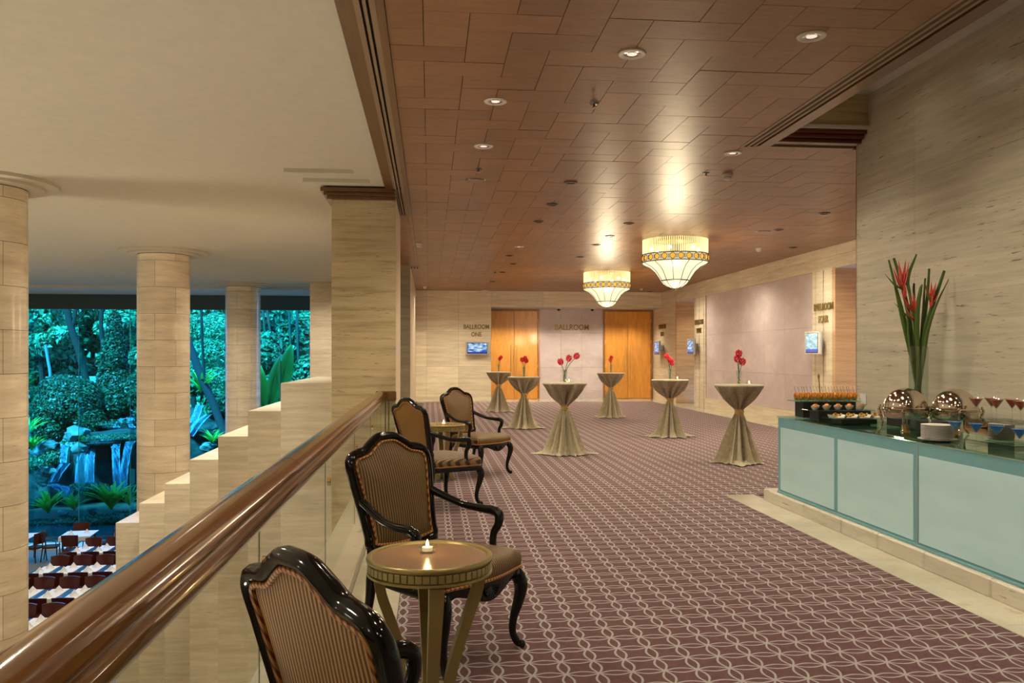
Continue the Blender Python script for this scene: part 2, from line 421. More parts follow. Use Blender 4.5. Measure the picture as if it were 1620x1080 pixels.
# ---- timber ceiling: a herringbone of 2:1 boards
ceil = struct(MB().box(-.263, 3.02, -6, FY + .02, CZ + .014, CZ + .2).box(3.02, 8.5, BY + .12, FY + .02, CZ + .014, CZ + .2).box(-.9, -.263, 10.3, FY, CZ + .012, CZ + .2).build('ceiling', M['ceild']))
U = .28; OX, OY = -.04, 4.93
regions = [(-.9, -.263, 12.1, FY), (-.263, 3.02, -2, BY + .12), (-.263, WX + .02, BY + .12, FY)]
rects = []
for k in range(-60, 90):
    for m_ in range(-60, 60):
        for kind in 'VH':
            r_ = k + 4 * m_; c_ = k if kind == 'V' else k + 1
            x0 = OX + c_ * U; y0 = OY + r_ * U; x1 = x0 + (U if kind == 'V' else 2 * U); y1 = y0 + (2 * U if kind == 'V' else U)
            if x1 < -1 or x0 > WX + .1 or y1 < 0 or y0 > FY: continue
            for (a0, a1, b0, b1) in regions:
                X0, X1, Y0, Y1 = max(x0, a0), min(x1, a1), max(y0, b0), min(y1, b1)
                if X1 - X0 > .02 and Y1 - Y0 > .02:
                    P = [proj(X0, Y0, CZ), proj(X1, Y0, CZ), proj(X1, Y1, CZ), proj(X0, Y1, CZ)]
                    area = -1
                    if all(P):
                        ar = abs(sum(P[i][0] * P[(i + 1) % 4][1] - P[(i + 1) % 4][0] * P[i][1] for i in range(4))) / 2
                        cx = sum(p[0] for p in P) / 4; cy = sum(p[1] for p in P) / 4
                        if -10 < cx < 1600 and cy > 0: area = ar
                        if cx > 1354 : area = -1
                    rects.append((area, X0, X1, Y0, Y1, kind))
rects.sort(key=lambda r: -r[0])
gap = .0024; cache = {}; rest = MB()
for i, (ar, X0, X1, Y0, Y1, kind) in enumerate(rects):
    if i < 298:
        key = (round(X1 - X0, 3), round(Y1 - Y0, 3))
        if key not in cache: cache[key] = MB().box(gap, X1 - X0 - gap, gap, Y1 - Y0 - gap, 0, .014).mesh('ceiling_board', M['ceil'])
        put('ceiling_board', cache[key], ceil, (X0, Y0, CZ + random.uniform(-.0012, .0012)))
    else: rest.box(X0 + gap, X1 - gap, Y0 + gap, Y1 - gap, CZ + random.uniform(-.001, .001), CZ + .014)
stuff(rest.build('ceiling_boards', M['ceil'], ceil))
# slotted air strip along the left edge of the timber ceiling, and around the light well over the buffet
def strip(p, rows, mat_by):
    for (a, b, c, d, z0, z1, m_, nm) in rows: put(nm, MB().box(a, b, c, d, z0, z1).mesh(nm, m_), p)
tr = struct(MB().box(-.56, -.263, -6, 12.1, CZ + .03, CZ + .2).build('trim_3', M['black']))
strip(tr, [(-.545, -.44, -6, 10.6, CZ - .01, CZ + .03, M['fascia'], 'fascia_board'), (-.44, -.405, -6, 12.05, CZ - .012, CZ + .03, M['strip'], 'slat'),
           (-.388, -.368, -6, 12.05, CZ - .012, CZ + .01, M['strip'], 'slat'), (-.350, -.315, -6, 12.05, CZ - .012, CZ + .03, M['strip'], 'slat'),
           (-.315, -.263, -6, 12.05, CZ - .016, CZ + .03, M['fascia'], 'fascia_board'), (-.44, -.263, 12.05, 12.09, CZ - .014, CZ + .03, M['fascia'], 'end_board')], 0)
tr = struct(MB().box(3.02, 3.28, -6, BY + .1, CZ + .05, CZ + .2).box(3.02, BX, BY, BY + .1, CZ + .05, CZ + .2).build('trim_4', M['black']))
rows = [(3.02, 3.05, 0, 0, 0, 0), (3.075, 3.10, 0, 0, 0, 0), (3.125, 3.15, 0, 0, 0, 0), (3.175, 3.29, 0, 0, 0, 0)]
for i, (a, b, *_) in enumerate(rows):
    o_ = .02 + i * .03
    put('slat', MB().box(a, b, -6, BY + .12 - (a - 3.02) * .6, CZ - .004 - .003 * i, CZ + .06).mesh('slat', M['strip'] if i < 3 else M['fascia']), tr)
    if i < 3: put('slat', MB().box(a + .01, BX, BY + .10 - i * .032, BY + .12 - i * .032, CZ - .004 - .003 * i, CZ + .06).mesh('slat', M['strip']), tr)
# light well above the buffet
UZ = 3.94
struct(MB().box(3.0, BX + .05, -6, BY + .2, UZ, UZ + .1).build('ceiling', M['cream']))
put('cream_soffit', MB().box(4.00, BX, -6, 7.5, UZ - .012, UZ).mesh('cream_soffit', M['creamd']), None); struct(bpy.data.objects['cream_soffit'])
wl = struct(MB().box(3.29, BX, 7.51, 7.7, 3.63, UZ).build('trim_5', M['trav']))
MB().box(3.2, BX, 7.48, 7.66, 3.60, 3.63).build('soffit_band', M['creamd'], wl)
for i in range(3):
    MB().bbox(3.2, BX, 7.52 + i * .05, 7.72, 3.565 - i * .036, 3.598 - i * .036, .004).build('cove_board', wood('well_wood%d' % i, (.15, .03, .012), (.09, .016, .008), .3, (1, 9, 9)), wl)
struct(MB().box(3.0, 3.29, -6, BY, CZ + .07, UZ).build('wall_well', M['fascia']))

# ---- wall behind the buffet
wb = struct(MB().box(BX + .012, WX + 1.2, -6, BY - .01, 0, UZ).build('wall_bar', M['joint']))
ys = [BY, 6.75, 5.3, 3.85, 2.4, .95, -.5, -2]
zs = [0, .92, 1.95, 2.98, UZ]
for j in range(len(ys) - 1):
    for i in range(4):
        put('stone_slab', MB().box(BX, BX + .03, ys[j + 1] + .0012, ys[j] - .0012, zs[i] + .001, zs[i + 1] - .001).mesh('stone_slab', M['travg']), wb)
MB().box(BX, WX + 1.2, BY - .01, BY, 0, UZ).build('end_slab', M['travg'], wb)
MB().bbox(BX - .008, BX, atx(1371, BX), atx(1364, BX) + .03, .98, 1.08, .002).build('wall_outlet', M['plastic']); tag(bpy.data.objects['wall_outlet'], 'small white switch plate on travertine wall behind the canapes', 'switch')

# ---- right wall with recesses
def yseg(a, b, z0, z1, x=WX, t=.25): return MB().box(x, x + t, a, b, z0, z1)
R1 = (22.78, 24.47); R2 = (BY + .3, 14.61)
wr = struct(MB().box(WX + .1, WX + .35, 14.66, R1[0], 0, 3.55).box(WX + .1, WX + .35, R1[1] + .05, RY + .3, 0, 3.55).box(WX + .1, WX + .35, 7.6, 14.61, 3.07, 3.55).box(WX + .1, WX + .35, R1[0], R1[1], 3.07, 3.55).build('wall_right', M['joint']))
def wslab(a, b, z0, z1, mat, x=WX, nm='stone_slab', par=None, t=.11):
    put(nm, MB().box(x, WX + t, min(a, b) + .0025, max(a, b) - .0025, z0 + .002, z1 - .002).mesh(nm, mat), par or wr)
# top band
yy = [7.7, 10, 12.3, 14.61, 17, 19.4, 21.87, 24.47, FY]
for a, b in zip(yy[:-1], yy[1:]): wslab(a, b, 3.07, 3.30, M['travw']); wslab(a, b, 3.30, 3.49, M['travw'])
# pilasters: narrow vertical fillets
for (a, b) in ((14.61, 15.52), (R1[0] - .91, R1[0]), (R1[1], R1[1] + .0)):
    if b - a < .1: continue
    w_ = (b - a)
    cuts = [0, .12, .40, .52, .60, .88, 1.0]
    for i in range(6): wslab(a + w_ * cuts[i], a + w_ * cuts[i + 1], 0.0, 3.07, M['travw'], WX - (.012 if i % 2 else 0))
for a, b, z0, z1 in ((R1[1], FY - .2, 0, 1.05), (R1[1], FY - .2, 1.05, 2.1), (R1[1], FY - .2, 2.1, 3.07), (FY - .2, RY + .2, 0, 1.05), (FY - .2, RY + .2, 1.05, 2.1), (FY - .2, RY + .2, 2.1, 3.07)): wslab(a, b, z0, z1, M['travw'])
# lilac wall panel between the pilasters
yp = [15.52, 16.9, 18.0, 19.3, 20.6, 21.87]; zp = [.30, 1.05, 2.0, 3.07]
for j in range(5):
    for i in range(3): wslab(yp[j], yp[j + 1], zp[i], zp[i + 1], M['pink'], WX + .035, 'lilac_slab')
    wslab(yp[j], yp[j + 1], .0, .30, M['travw'], WX - .004, 'base_slab')
# recess jambs, soffits, backs
jm = stone('jamb_travertine', (.56, .38, .21), (.44, .28, .14), pits=.5)
for k, (a, b) in enumerate((R1, R2)):
    for i in range(3): MB().box(WX - .012, WX + 1.2, b - .002, b + .1, i * 1.03 + .001, (i + 1) * 1.03 - .001).build('stone_slab', jm, wr)
    MB().box(WX, WX + 1.2, a - .1, a - .01, 0, 3.07).build('stone_slab', M['travw'], wr)
    MB().box(WX + .004, WX + 1.2, a, b, 3.066, 3.1).build('soffit', M['creamd'], wr)
    d = struct(MB().box(WX + 1.2, WX + 1.26, a, b, 0, 3.1).build('door_%d' % (k + 3), M['doorf']))
    for h in range(2):
        y0 = a + .15 + h * (b - a - .3) / 2
        lf = MB().bbox(WX + 1.16, WX + 1.2, y0 + .004, y0 + (b - a - .3) / 2 - .004, .01, 3.0, .004).build('leaf', M['door'], d)
        yh = a + (b - a) / 2 + (-.08 if h == 0 else .08)
        MB().tube([(WX + 1.1, yh, .7), (WX + 1.1, yh, 1.75)], .015).build('handle', M['brass'], lf)
tag(MB().bbox(WX + .015, WX + .035, atx(1185.5, WX) - .04, atx(1185.5, WX) + .04, .33, .46, .003).build('wall_socket', M['plastic']), 'small white socket low on the lilac wall', 'socket')
# far wall, left of the doors
wf = struct(MB().box(-.95, 1.93, FY + .012, RY + .3, 0, 3.55).box(1.93, WX + .2, FY + .012, RY + .3, 3.01, 3.55).build('wall_far', M['joint']))
def fslab(x0, x1, z0, z1, mat, y=FY, nm='stone_slab', t=.03): put(nm, MB().box(x0 + .002, x1 - .002, y, y + t, z0 + .002, z1 - .002).mesh(nm, mat), wf)
for i, (x0, x1) in enumerate(((-.9, -.1), (-.1, .9), (.9, 1.93))):
    for z0, z1 in ((.12, 1.1), (1.1, 2.2), (2.2, 3.49)): fslab(x0, x1, z0, z1, M['travw'])
for x0, x1 in ((1.93, 3.6), (3.6, 5.7), (5.7, WX)): fslab(x0, x1, 2.98, 3.49, M['travw'])
b_ = struct(MB().bbox(-.9, 1.93, FY - .02, FY, 0, .12, .005).build('baseboard_far', M['travw']))
MB().box(1.90, 1.93, FY + .02, RY, 0, 2.98).build('end_slab', M['travw'], wf)
MB().box(1.93, WX, FY + .02, RY, 2.98, 3.0).build('soffit', M['creamd'], wf)
# recessed wall with two double doors and a lilac panel
wd = struct(MB().box(1.9, WX + .2, RY + .02, RY + .3, 0, 3.0).build('wall_doors', M['joint']))
for x0, x1 in ((3.60, 4.33), (4.33, 5.03), (5.03, 5.75)):
    for z0, z1 in ((.32, 1.05), (1.05, 2.2), (2.2, 2.98)): MB().box(x0 + .003, x1 - .003, RY, RY + .02, z0 + .003, z1 - .003).build('lilac_slab', M['pink'], wd)
    MB().bbox(x0 + .003, x1 - .003, RY - .015, RY + .02, .0, .32, .004).build('base_slab', M['pink'], wd)
for k, (x0, x1) in enumerate(((1.95, 3.58), (5.78, 7.40))):
    d = struct(MB().box(x0 - .03, x0 + .03, RY - .05, RY + .02, 0, 2.97).box(x1 - .03, x1 + .03, RY - .05, RY + .02, 0, 2.97).box(x0 + .03, x1 - .03, RY - .05, RY + .02, 2.91, 2.97).build('door_%d' % (k + 1), M['doorf']))
    for h in range(2):
        xa = x0 + .03 + h * (x1 - x0 - .06) / 2; xb = xa + (x1 - x0 - .06) / 2
        lf = MB().bbox(xa + .005, xb - .005, RY - .03, RY + .015, .015, 2.905, .004).build('leaf', M['door'], d)
        xh = (x0 + x1) / 2 + (-.09 if h == 0 else .09)
        MB().tube([(xh, RY - .09, .62), (xh, RY - .09, 1.78)], .018).tube([(xh, RY - .09, .72), (xh, RY - .03, .72)], .01).tube([(xh, RY - .09, 1.68), (xh, RY - .03, 1.68)], .01).build('handle', M['brass'], lf)
        for z in (.35, 1.1, 1.9, 2.6): MB().tube([((x0 + .035) if h == 0 else (x1 - .035), RY - .058, z - .06), ((x0 + .035) if h == 0 else (x1 - .035), RY - .058, z + .06)], .012, 6).build('hinge', M['brass'], lf)
# small camera domes under the fascia over the lilac wall
for px in (884, 937):
    x = aty(px, FY + .3)
    o = empty('dome_camera', (x, FY + .3, 2.98), 0, 'black dome camera under the soffit, %s of the two above the lilac wall' % ('left' if px == 884 else 'right'), 'camera')
    MB().lathe([(.09, 0), (.09, -.03), (.07, -.035)], 14).build('mount', M['plastic'], o, True); MB().ball((0, 0, -.045), .055, 12).build('dome', M['black'], o, True)

# ---- square pillar at the end of the balustrade, second pillar behind
pl = struct(MB().box(-1.19, -.425, 10.36, 11.9, FZ, 3.6).build('wall_pillar', M['joint']))
MB().box(-1.20, -.42, 10.33, 10.36, FZ, 3.36).build('stone_slab', M['trav'], pl)
sidem = plain('pillar_return_lit', (.74, .64, .50), .3)  # paler than the pillar front: the lit side is put into the colour
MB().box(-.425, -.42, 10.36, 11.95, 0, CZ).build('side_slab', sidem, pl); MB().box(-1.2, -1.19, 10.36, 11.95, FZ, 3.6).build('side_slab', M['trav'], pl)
cn = struct(MB().box(-1.25, -.43, 10.28, 11.95, 3.36, 3.40).build('trim_6', M['fascia']))
MB().bbox(-1.285, -.42, 10.24, 11.95, 3.402, 3.44, .003).build('cornice_board', M['fascia'], cn); MB().bbox(-1.32, -.42, 10.20, 11.95, 3.442, 3.49, .003).build('cornice_board', M['fascia'], cn)
p2 = struct(MB().box(-1.05, -.45, 18.83, FY + .2, 0, 3.6).build('wall_left', M['trav']))
MB().box(-1.0, -.44, 18.80, 18.83, 0, CZ).build('stone_slab', stone('grey_travertine', (.33, .28, .20), (.24, .20, .14)), p2)
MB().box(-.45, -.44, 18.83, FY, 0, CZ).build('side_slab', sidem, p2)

# ---- cream ceiling over the atrium: main field, two shallow steps down towards the timber edge
cc = struct(MB().box(-20, -.5, -6, 26.6, 3.60, 3.75).build('ceiling', M['cream']))
for (xa, ya, z) in ((-1.67, 9.72, 3.555), (-1.50, 10.02, 3.51)):
    xr = -.87 if z > 3.53 else -.71
    MB().box(xr, -.545, -6, ya, z, 3.60).build('plaster_step', M['cream'], cc)
    MB().box(xa, -.545, ya, 26.6, z, 3.60).build('plaster_step', M['cream'], cc)
sc = struct(MB().box(-20, -.9, 26.6, WIN + .1, 3.52, 3.75).build('ceiling', M['creamd']))
struct(MB().box(-20, 9, -6, 30.2, 4.05, 4.3).build('roof', M['cream']))
hd = struct(MB().box(-20, -.9, WIN - .05, WIN + .15, 3.02, 3.55).build('trim_7', plain('window_header', (.055, .08, .08), .5)))
# ---- round travertine columns, each course of four curved stones
def column(name, px, Z, n_):
    d = ray(px, 562); X, Y = d[0] * Z, d[1] * Z
    R_ = .51
    o = struct(MB().lathe([(R_ - .012, FZ), (R_ - .012, 3.6)], 32).build(name, M['joint'], None, True)); o.location = (X, Y, 0)
    h = .535; z = 3.505; g = .003
    me = MB().lathe([(R_ - .02, g), (R_, g), (R_, h - g), (R_ - .02, h - g)], 8, a0=.0045, a1=PI / 2 - .0045)
    mesh = me.mesh('stone', M['travc'], True, 30)
    k = 0; z -= .14
    top = MB().lathe([(R_ - .02, g), (R_, g), (R_, .14), (R_ - .02, .14)], 8, a0=.0045, a1=PI / 2 - .0045).mesh('stone', M['travc'], True, 30)
    a_joint = math.atan2(-Y, -X)      # side that faces the camera
    for q in range(4):
        s_ = put('stone', top, o, (0, 0, z)); s_.rotation_euler = (0, 0, a_joint + math.radians(26) + q * PI / 2)
    while z > FZ:
        z -= h
        for q in range(4):
            s_ = put('stone', mesh, o, (0, 0, z)); s_.rotation_euler = (0, 0, a_joint + math.radians(-19 if k % 2 == 0 else 26) + q * PI / 2)
        k += 1
    for r_, zb in ((.86, 3.555), (.70, 3.515)):
        MB().lathe([(R_, zb), (r_ - .006, zb), (r_, zb + .006), (r_, 3.60)], 48).build('plaster_ring', M['cream'], o, True, 30)
    return X, Y
colA = column('column_1', -30, 10.25, 1); colB = column('column_2', 259, 17.1, 2); colC = column('column_3', 384.5, 25.1, 3)
# square pier at the window
pr = struct(MB().box(-3.52, -2.87, 25.0, 25.6, FZ, 3.6).build('wall_pier', M['joint']))
for k in range(15): MB().box(-3.53, -2.86, 24.98, 25.0, 3.6 - (k + 1) * .56 + .002, 3.6 - k * .56 - .002).build('stone_slab', M['travc'], pr); MB().box(-3.53, -3.51, 25.0, 25.6, 3.6 - (k + 1) * .56 + .002, 3.6 - k * .56 - .002).build('stone_slab', M['travc'], pr)
pr = struct(MB().box(-2.86, -.95, 24.6, 25.2, FZ, 3.6).build('wall_pier', M['travc']))
struct(MB().box(-2.86, -.9, WIN - .1, WIN + .1, FZ, 3.6).build('wall_window_side', M['trav']))

# ---- stepped travertine wall going down to the restaurant
sw = struct(MB().box(-3.6, -1.9, 14.5, 17.4, FZ, -2.0).build('wall_stepped', M['joint']))
edges = [183, 220, 260, 300, 345, 392, 444, 535]; tops = [827, 796, 765, 727, 690, 650, 606]
for k in range(7):
    Z = 10.35 + .72 * (6 - k)
    d0 = ray(edges[k], 562); x0 = d0[0] * Z; y0 = d0[1] * Z
    Zt = Z; zt = EYE - (tops[k] - 562) * Zt / 1310
    d1 = ray(edges[k + 1], 562); x1 = d1[0] * y0 / d1[1]
    if k == 6: x1 = -1.2
    b_ = MB(); hh = FZ
    MB().bbox(x0, x1 + (.25 if k < 6 else 0), y0, y0 + (3.2 if k < 6 else 3.4), FZ, zt, .004).build('stone_block', M['travw'], sw)
# edge of the upper floor towards the atrium
struct(MB().box(-.74, -.60, 11.9, 19, -.45, .1).build('trim_8', M['kerb']))
# far enclosure, out of the frame
struct(MB().box(-20, -.7, -6, WIN + .4, FZ - .3, FZ).build('floor', M['dfloor']))
struct(MB().box(-20.2, -20, -6, WIN, FZ, 3.8).build('wall_west', M['trav']))
struct(MB().box(-20, 9, -6.2, -6, FZ, 4.3).build('wall_back', M['trav']))
struct(MB().box(-.74, -.66, -6, WIN, FZ, -.45).build('wall_below', M['travw']))
struct(MB().box(WX + 1.26, WX + 1.4, -6, RY + .3, 0, 4.3).build('wall_outer', M['trav']))
struct(MB().box(-20, -.9, WIN + .0, WIN + .4, 3.55, 4.3).build('wall_lintel', M['trav']))
struct(MB().box(-.9, 9, RY + .3, RY + .5, FZ, 4.3).build('wall_outer', M['trav']))
struct(MB().box(-20, -15.5, WIN - .1, WIN + .3, FZ, 3.6).build('wall_window_side', M['trav']))
# ---- window: tall panes with glass fins
wn = struct(MB().box(-15.5, -2.86, WIN - .02, WIN + .06, FZ, FZ + .05).build('window_1', M['winedge']))
xs = [-15.5] + [aty(p, WIN) for p in (-110, -25, 54, 133, 213, 292, 371, 446)] + [-2.86]
for a, b in zip(xs[:-1], xs[1:]):
    MB().box(a + .006, b - .006, WIN, WIN + .012, FZ + .05, 3.02).build('pane', M['win'], wn)
finm = glass('fin_glass', (.62, .93, .93), thin=True, refl=.08)
for x in xs[1:-1]:
    MB().box(x - .008, x + .008, WIN - .42, WIN - .004, FZ + .05, 3.02).build('glass_fin', finm, wn)
    MB().box(x - .008, x + .008, WIN - .432, WIN - .42, FZ + .05, 3.02).build('fin_edge', M['winedge'], wn)
struct(MB().box(-15.5, -2.86, WIN - 1.0, WIN - .05, FZ, FZ + .04).build('trim_9', M['paleledge']))
# pale stone step beside the left column
st_ = struct(MB().bbox(-11.6, -10.35, 20.6, 24.6, FZ, FZ + .18, .01).build('trim_10', M['paleledge'])); 
# ================================================================== LAMPS AND CEILING FITTINGS
dl = empty('downlight', (0, 0, CZ)); tag(dl, 'x', 'ceiling light', 'downlights in the timber ceiling')
MB().lathe([(.055, .0), (.066, -.006), (.088, -.007), (.094, 0)], 24).build('trim_ring', M['rings'], dl, True)
MB().lathe([(.03, .002), (.058, -.003)], 20).build('reflector', M['steel'], dl, True)
MB().disc((0, 0, 0), .034, -.002, 16).build('lamp_lens', M['lamp'], dl)
dk = empty('downlight', (0, 0, CZ)); tag(dk, 'x', 'ceiling light', 'dark downlights in the timber ceiling')
MB().lathe([(.045, .0), (.052, -.01), (.078, -.01), (.084, 0)], 20).build('trim_ring', plain('bronze_ring', (.05, .03, .02), .35, .5), dk, True)
MB().disc((0, 0, 0), .05, -.004, 16).build('lamp_lens', M['lens'], dk)
white = [((1284, 57), 'large white-rimmed downlight nearest the camera at right of the timber ceiling'), ((1000, 85), 'white-rimmed downlight at the top centre of the timber ceiling'),
         ((784, 160), 'white-rimmed downlight in the left part of the timber ceiling, nearest the camera on that side'), ((765, 231), 'white-rimmed downlight on the left, just in front of the wooden speaker disc'),
         ((1159, 242), 'bright lit downlight near the corner of the light well'), ((821, 390), 'small lit downlight in the left middle of the timber ceiling'), ((766, 459), 'small lit downlight close to the far wall on the left')]
darks = [(903, 288, 'dark downlight in the middle of the timber ceiling, the nearest of the dark ones'), (874, 323, 'dark downlight in the middle, second nearest of the dark ones'), (852, 350, 'small dark downlight behind the second dark one'),
         (995, 353, 'dark downlight left of the nearer chandelier, the larger of a close pair'), (965, 373, 'dark downlight between the two chandeliers near the left'), (944, 387, 'dark downlight just left of the farther chandelier glow'),
         (918, 406, 'dark downlight left of the farther chandelier'), (806, 404, 'dark downlight behind the small lit one at left'), (812, 417, 'dark downlight further behind the small lit one at left'),
         (795, 430, 'dark downlight in the far left of the timber ceiling'), (780, 445, 'dark downlight farthest back on the left of the timber ceiling'), (1304, 337, 'dark downlight near the wall at the right, the nearer one'),
         (1232, 363, 'dark downlight near the right wall behind the light well'), (1255, 391, 'dark downlight at the right close to the stone wall'), (1028, 461, 'dark downlight over the right double door')]
LPOS = []
first = True
for (p, lab) in white:
    a = atz(p[0], p[1], CZ)
    o = dl if first else dup(dl); first = False
    o.location = (a[0], a[1], CZ - .002); o['label'] = lab; LPOS.append(a)
first = True
for (px, py, lab) in darks:
    a = atz(px, py, CZ); o = dk if first else dup(dk); first = False
    o.location = (a[0], a[1], CZ - .002); o['label'] = lab; LPOS.append(a)
for i, (px, py, lab) in enumerate(((752, 285, 'round wood-coloured speaker disc on the left of the timber ceiling'), (1208, 366, 'round wood-coloured speaker disc at the right of the timber ceiling'))):
    a = atz(px, py, CZ); o = empty('ceiling_speaker', (a[0], a[1], CZ), 0, lab, 'speaker')
    MB().lathe([(.001, -.012), (.11, -.012), (.118, 0)], 28).build('cover', M['fascia'], o, True)
    MB().lathe([(.118, 0), (.128, -.004), (.132, 0)], 28).build('rim', M['strip'], o, True)
for px, py, lab in ((757, 267, 'dark star-shaped sprinkler head beside the wooden speaker disc'), (940, 163, 'small sprinkler head in the middle of the near timber ceiling'), (1117, 273, 'small sprinkler head left of the smoke detector'), (783, 430, 'small sprinkler head in the far left of the timber ceiling')):
    a = atz(px, py, CZ); o = empty('sprinkler', (a[0], a[1], CZ), 0, lab, 'sprinkler', 'sprinklers in the timber ceiling')
    MB().lathe([(.04, 0), (.034, -.008), (.01, -.01), (.01, -.035)], 14).build('rosette', M['lens'], o, True)
    MB().box(-.03, .03, -.004, .004, -.04, -.036).box(-.004, .004, -.03, .03, -.04, -.036).build('deflector', M['brass'], o)
for px, py, lab in ((1151, 275, 'beige smoke detector in front of the chandeliers near the light well'), (1200, 392, 'beige smoke detector at the right of the nearer chandelier'), (663, 385, 'cream smoke detector beside the square pillar top'), (1014, 456, 'small smoke detector right of the farther chandelier'), (672, 453, 'small smoke detector near the far left corner')):
    a = atz(px, py, CZ); o = empty('smoke_detector', (a[0], a[1], CZ), 0, lab, 'detector', 'smoke detectors on the timber ceiling')
    MB().lathe([(.06, 0), (.06, -.02), (.05, -.03)], 20).build('base', M['rings'], o, True)
    MB().lathe([(.045, -.03), (.045, -.055), (.03, -.07), (.001, -.072)], 18).build('sensor', M['rings'], o, True)
a = atz(656, 423, CZ); o = empty('air_vent', (a[0], a[1], CZ), 0, 'small slotted air vent in the ceiling at the second pillar', 'vent')
MB().box(-.12, .12, -.2, .2, -.012, 0).build('frame', M['strip'], o)
for i in range(3): MB().box(-.09 + i * .07, -.06 + i * .07, -.17, .17, -.016, -.012).build('slot', M['black'], o)

# chandeliers
def chandelier(loc, label):
    o = empty('chandelier', loc, 0, label, 'chandelier', 'two glass bowl chandeliers')
    R_ = .575
    MB().lathe([(.30, 0), (.30, -.03), (.001, -.035)], 32).build('canopy', M['brass'], o, True)
    rods = MB()
    for i in range(96):
        th = 2 * PI * i / 96; x, y = (R_ - .012) * math.cos(th), (R_ - .012) * math.sin(th)
        rods.tube([(x, y, -.005), (x, y, -.26)], .009, 5)
    stuff(rods.build('glass_rods', M['rodm'], o, True))
    for z0, z1 in ((-.262, -.277), (-.395, -.41)): MB().lathe([(R_ - .02, z0), (R_ + .012, z0), (R_ + .012, z1), (R_ - .02, z1), (R_ - .02, z0)], 64).build('rim', M['brassd'], o, True, 30)
    MB().lathe([(R_ - .008, -.277), (R_ - .008, -.395)], 64).build('band_glass', M['diff'], o, True)
    NB = 26
    am = MB().lathe([(.001, .012), (.038, .010), (.046, 0)], 16).xf(Matrix.Rotation(PI / 2, 4, 'Y')).mesh('amber_disc', M['amber'], True)
    rg = MB().loop([(0, .05 * math.cos(2 * PI * i / 16), .05 * math.sin(2 * PI * i / 16)) for i in range(16)], .006, 5, up=(1, 0, 0)).mesh('disc_ring', M['brassd'], True)
    br = MB().tube([(0, -.014, -.05), (0, .0, 0), (0, -.014, .05)], .0045, 4).tube([(0, .014, -.05), (0, .0, 0), (0, .014, .05)], .0045, 4).mesh('cross_bar', M['brassd'])
    for i in range(NB):
        th = 2 * PI * i / NB
        a = put('amber_disc', am, o, (R_ * math.cos(th), R_ * math.sin(th), -.336)); a.rotation_euler = (0, 0, th)
        b = put('disc_ring', rg, a, (0.004, 0, 0))
        t2 = th + PI / NB; c_ = put('cross_bar', br, o, (R_ * math.cos(t2), R_ * math.sin(t2), -.336)); c_.rotation_euler = (0, 0, t2)
    prof = [(R_ - .005, -.41), (R_ - .03, -.43), (.44, -.48), (.35, -.56), (.285, -.655), (.245, -.72)]
    MB().lathe(prof, 48).build('glass_bowl', M['diff'], o, True)
    MB().lathe([(.245, -.72), (.20, -.775), (.13, -.825), (.06, -.85), (.001, -.857)], 40).build('glass_dome', M['diff'], o, True)
    for i in range(12):
        th = 2 * PI * i / 12 + .13
        pf = [(r_ + .004, z) for r_, z in prof] + [(.20, -.777), (.13, -.829), (.06, -.854), (.01, -.862)]
        MB().tube([(r_ * math.cos(th), r_ * math.sin(th), z) for r_, z in pf], .0055, 5).build('rib', M['brassd'], o, True)
    MB().loop([(.25 * math.cos(2 * PI * i / 32), .25 * math.sin(2 * PI * i / 32), -.722) for i in range(32)], .010, 6, up=(0, 0, 1)).build('lower_ring', M['brassd'], o, True)
    MB().ball((0, 0, -.872), .018, 8).build('finial', M['brassd'], o, True)
    for i in range(6):
        th = 2 * PI * i / 6
        MB().ball((.42 * math.cos(th), .42 * math.sin(th), -.17), .035, 8).build('bulb', M['bulb'], o, True)
    return o
M['brassd'] = plain('aged_brass', (.09, .055, .015), .4, .7)
M['bulb'] = emit('bulb', (1, .80, .46), 9)
n = NT('glass_rod'); n.set(Base_Color=(1, .85, .5), Roughness=.15, Alpha=.6, Emission_Color=(1, .80, .42), Emission_Strength=1.0); M['rodm'] = n.m
cA = atZ(1068, 400, 14.65); cB = atZ(960, 440, 20.4)
chandelier((cA[0], cA[1], CZ), 'glass bowl chandelier with amber-disc brass band, the nearer and larger of the two')
chandelier((cB[0], cB[1], CZ), 'glass bowl chandelier with amber-disc brass band, the farther and smaller of the two')
for c_ in (cA, cB): point(110, (c_[0], c_[1], 2.15), (1, .80, .52), .22)

# ---- lamps at the ceiling fittings, then added spots that have none
WARM = (1, .86, .62)
for a in LPOS:
  if a[1] < FY - 1.2: spot(None, 60, 140, WARM, (a[0], a[1], CZ - .03), .06)
for x, y in ((1.0, -1.5), (2.4, -1.5), (1.0, 1.2), (2.4, 1.2), (.4, 3.0), (2.2, 3.2), (1.2, 5.5), (.8, 9), (.8, 12.5), (2.9, 10), (6, 10.5), (6.3, 14), (6.3, 18), (6.3, 22), (.8, 17), (.8, 21), (4.5, 24.0), (2.6, 23.8), (.6, 23.5)):
    spot(None, 70 if y < 4 else 95 if y < 9 else 270 if x > 5 else 180, 150, WARM, (x, y, CZ - .03), .08)  # added spots without fittings, to even out the hall light
for x in (2.0, 2.75, 3.5, 4.7, 5.8, 6.6): spot(None, 130, 120, WARM, (x, FY + .25, 2.93), .06)  # added spots over the doors, to brighten the far recess
for x in (0, 1.2): spot(None, 130, 140, WARM, (x, FY - 1.8, CZ - .03), .06)  # two more added spots, to brighten the far wall
for y in (23.6, 13.4, 11.5): spot(None, 55, 140, WARM, (WX + .55, y, 3.04), .06)  # added inside the side recesses to brighten their jambs
for y in (.5, 2.6, 4.7, 6.6): spot(None, 7, 165, (1, .84, .64), (3.5, y, UZ - .05), .06, rot=(0, 0, 0))  # weak added spots in the well over the counter
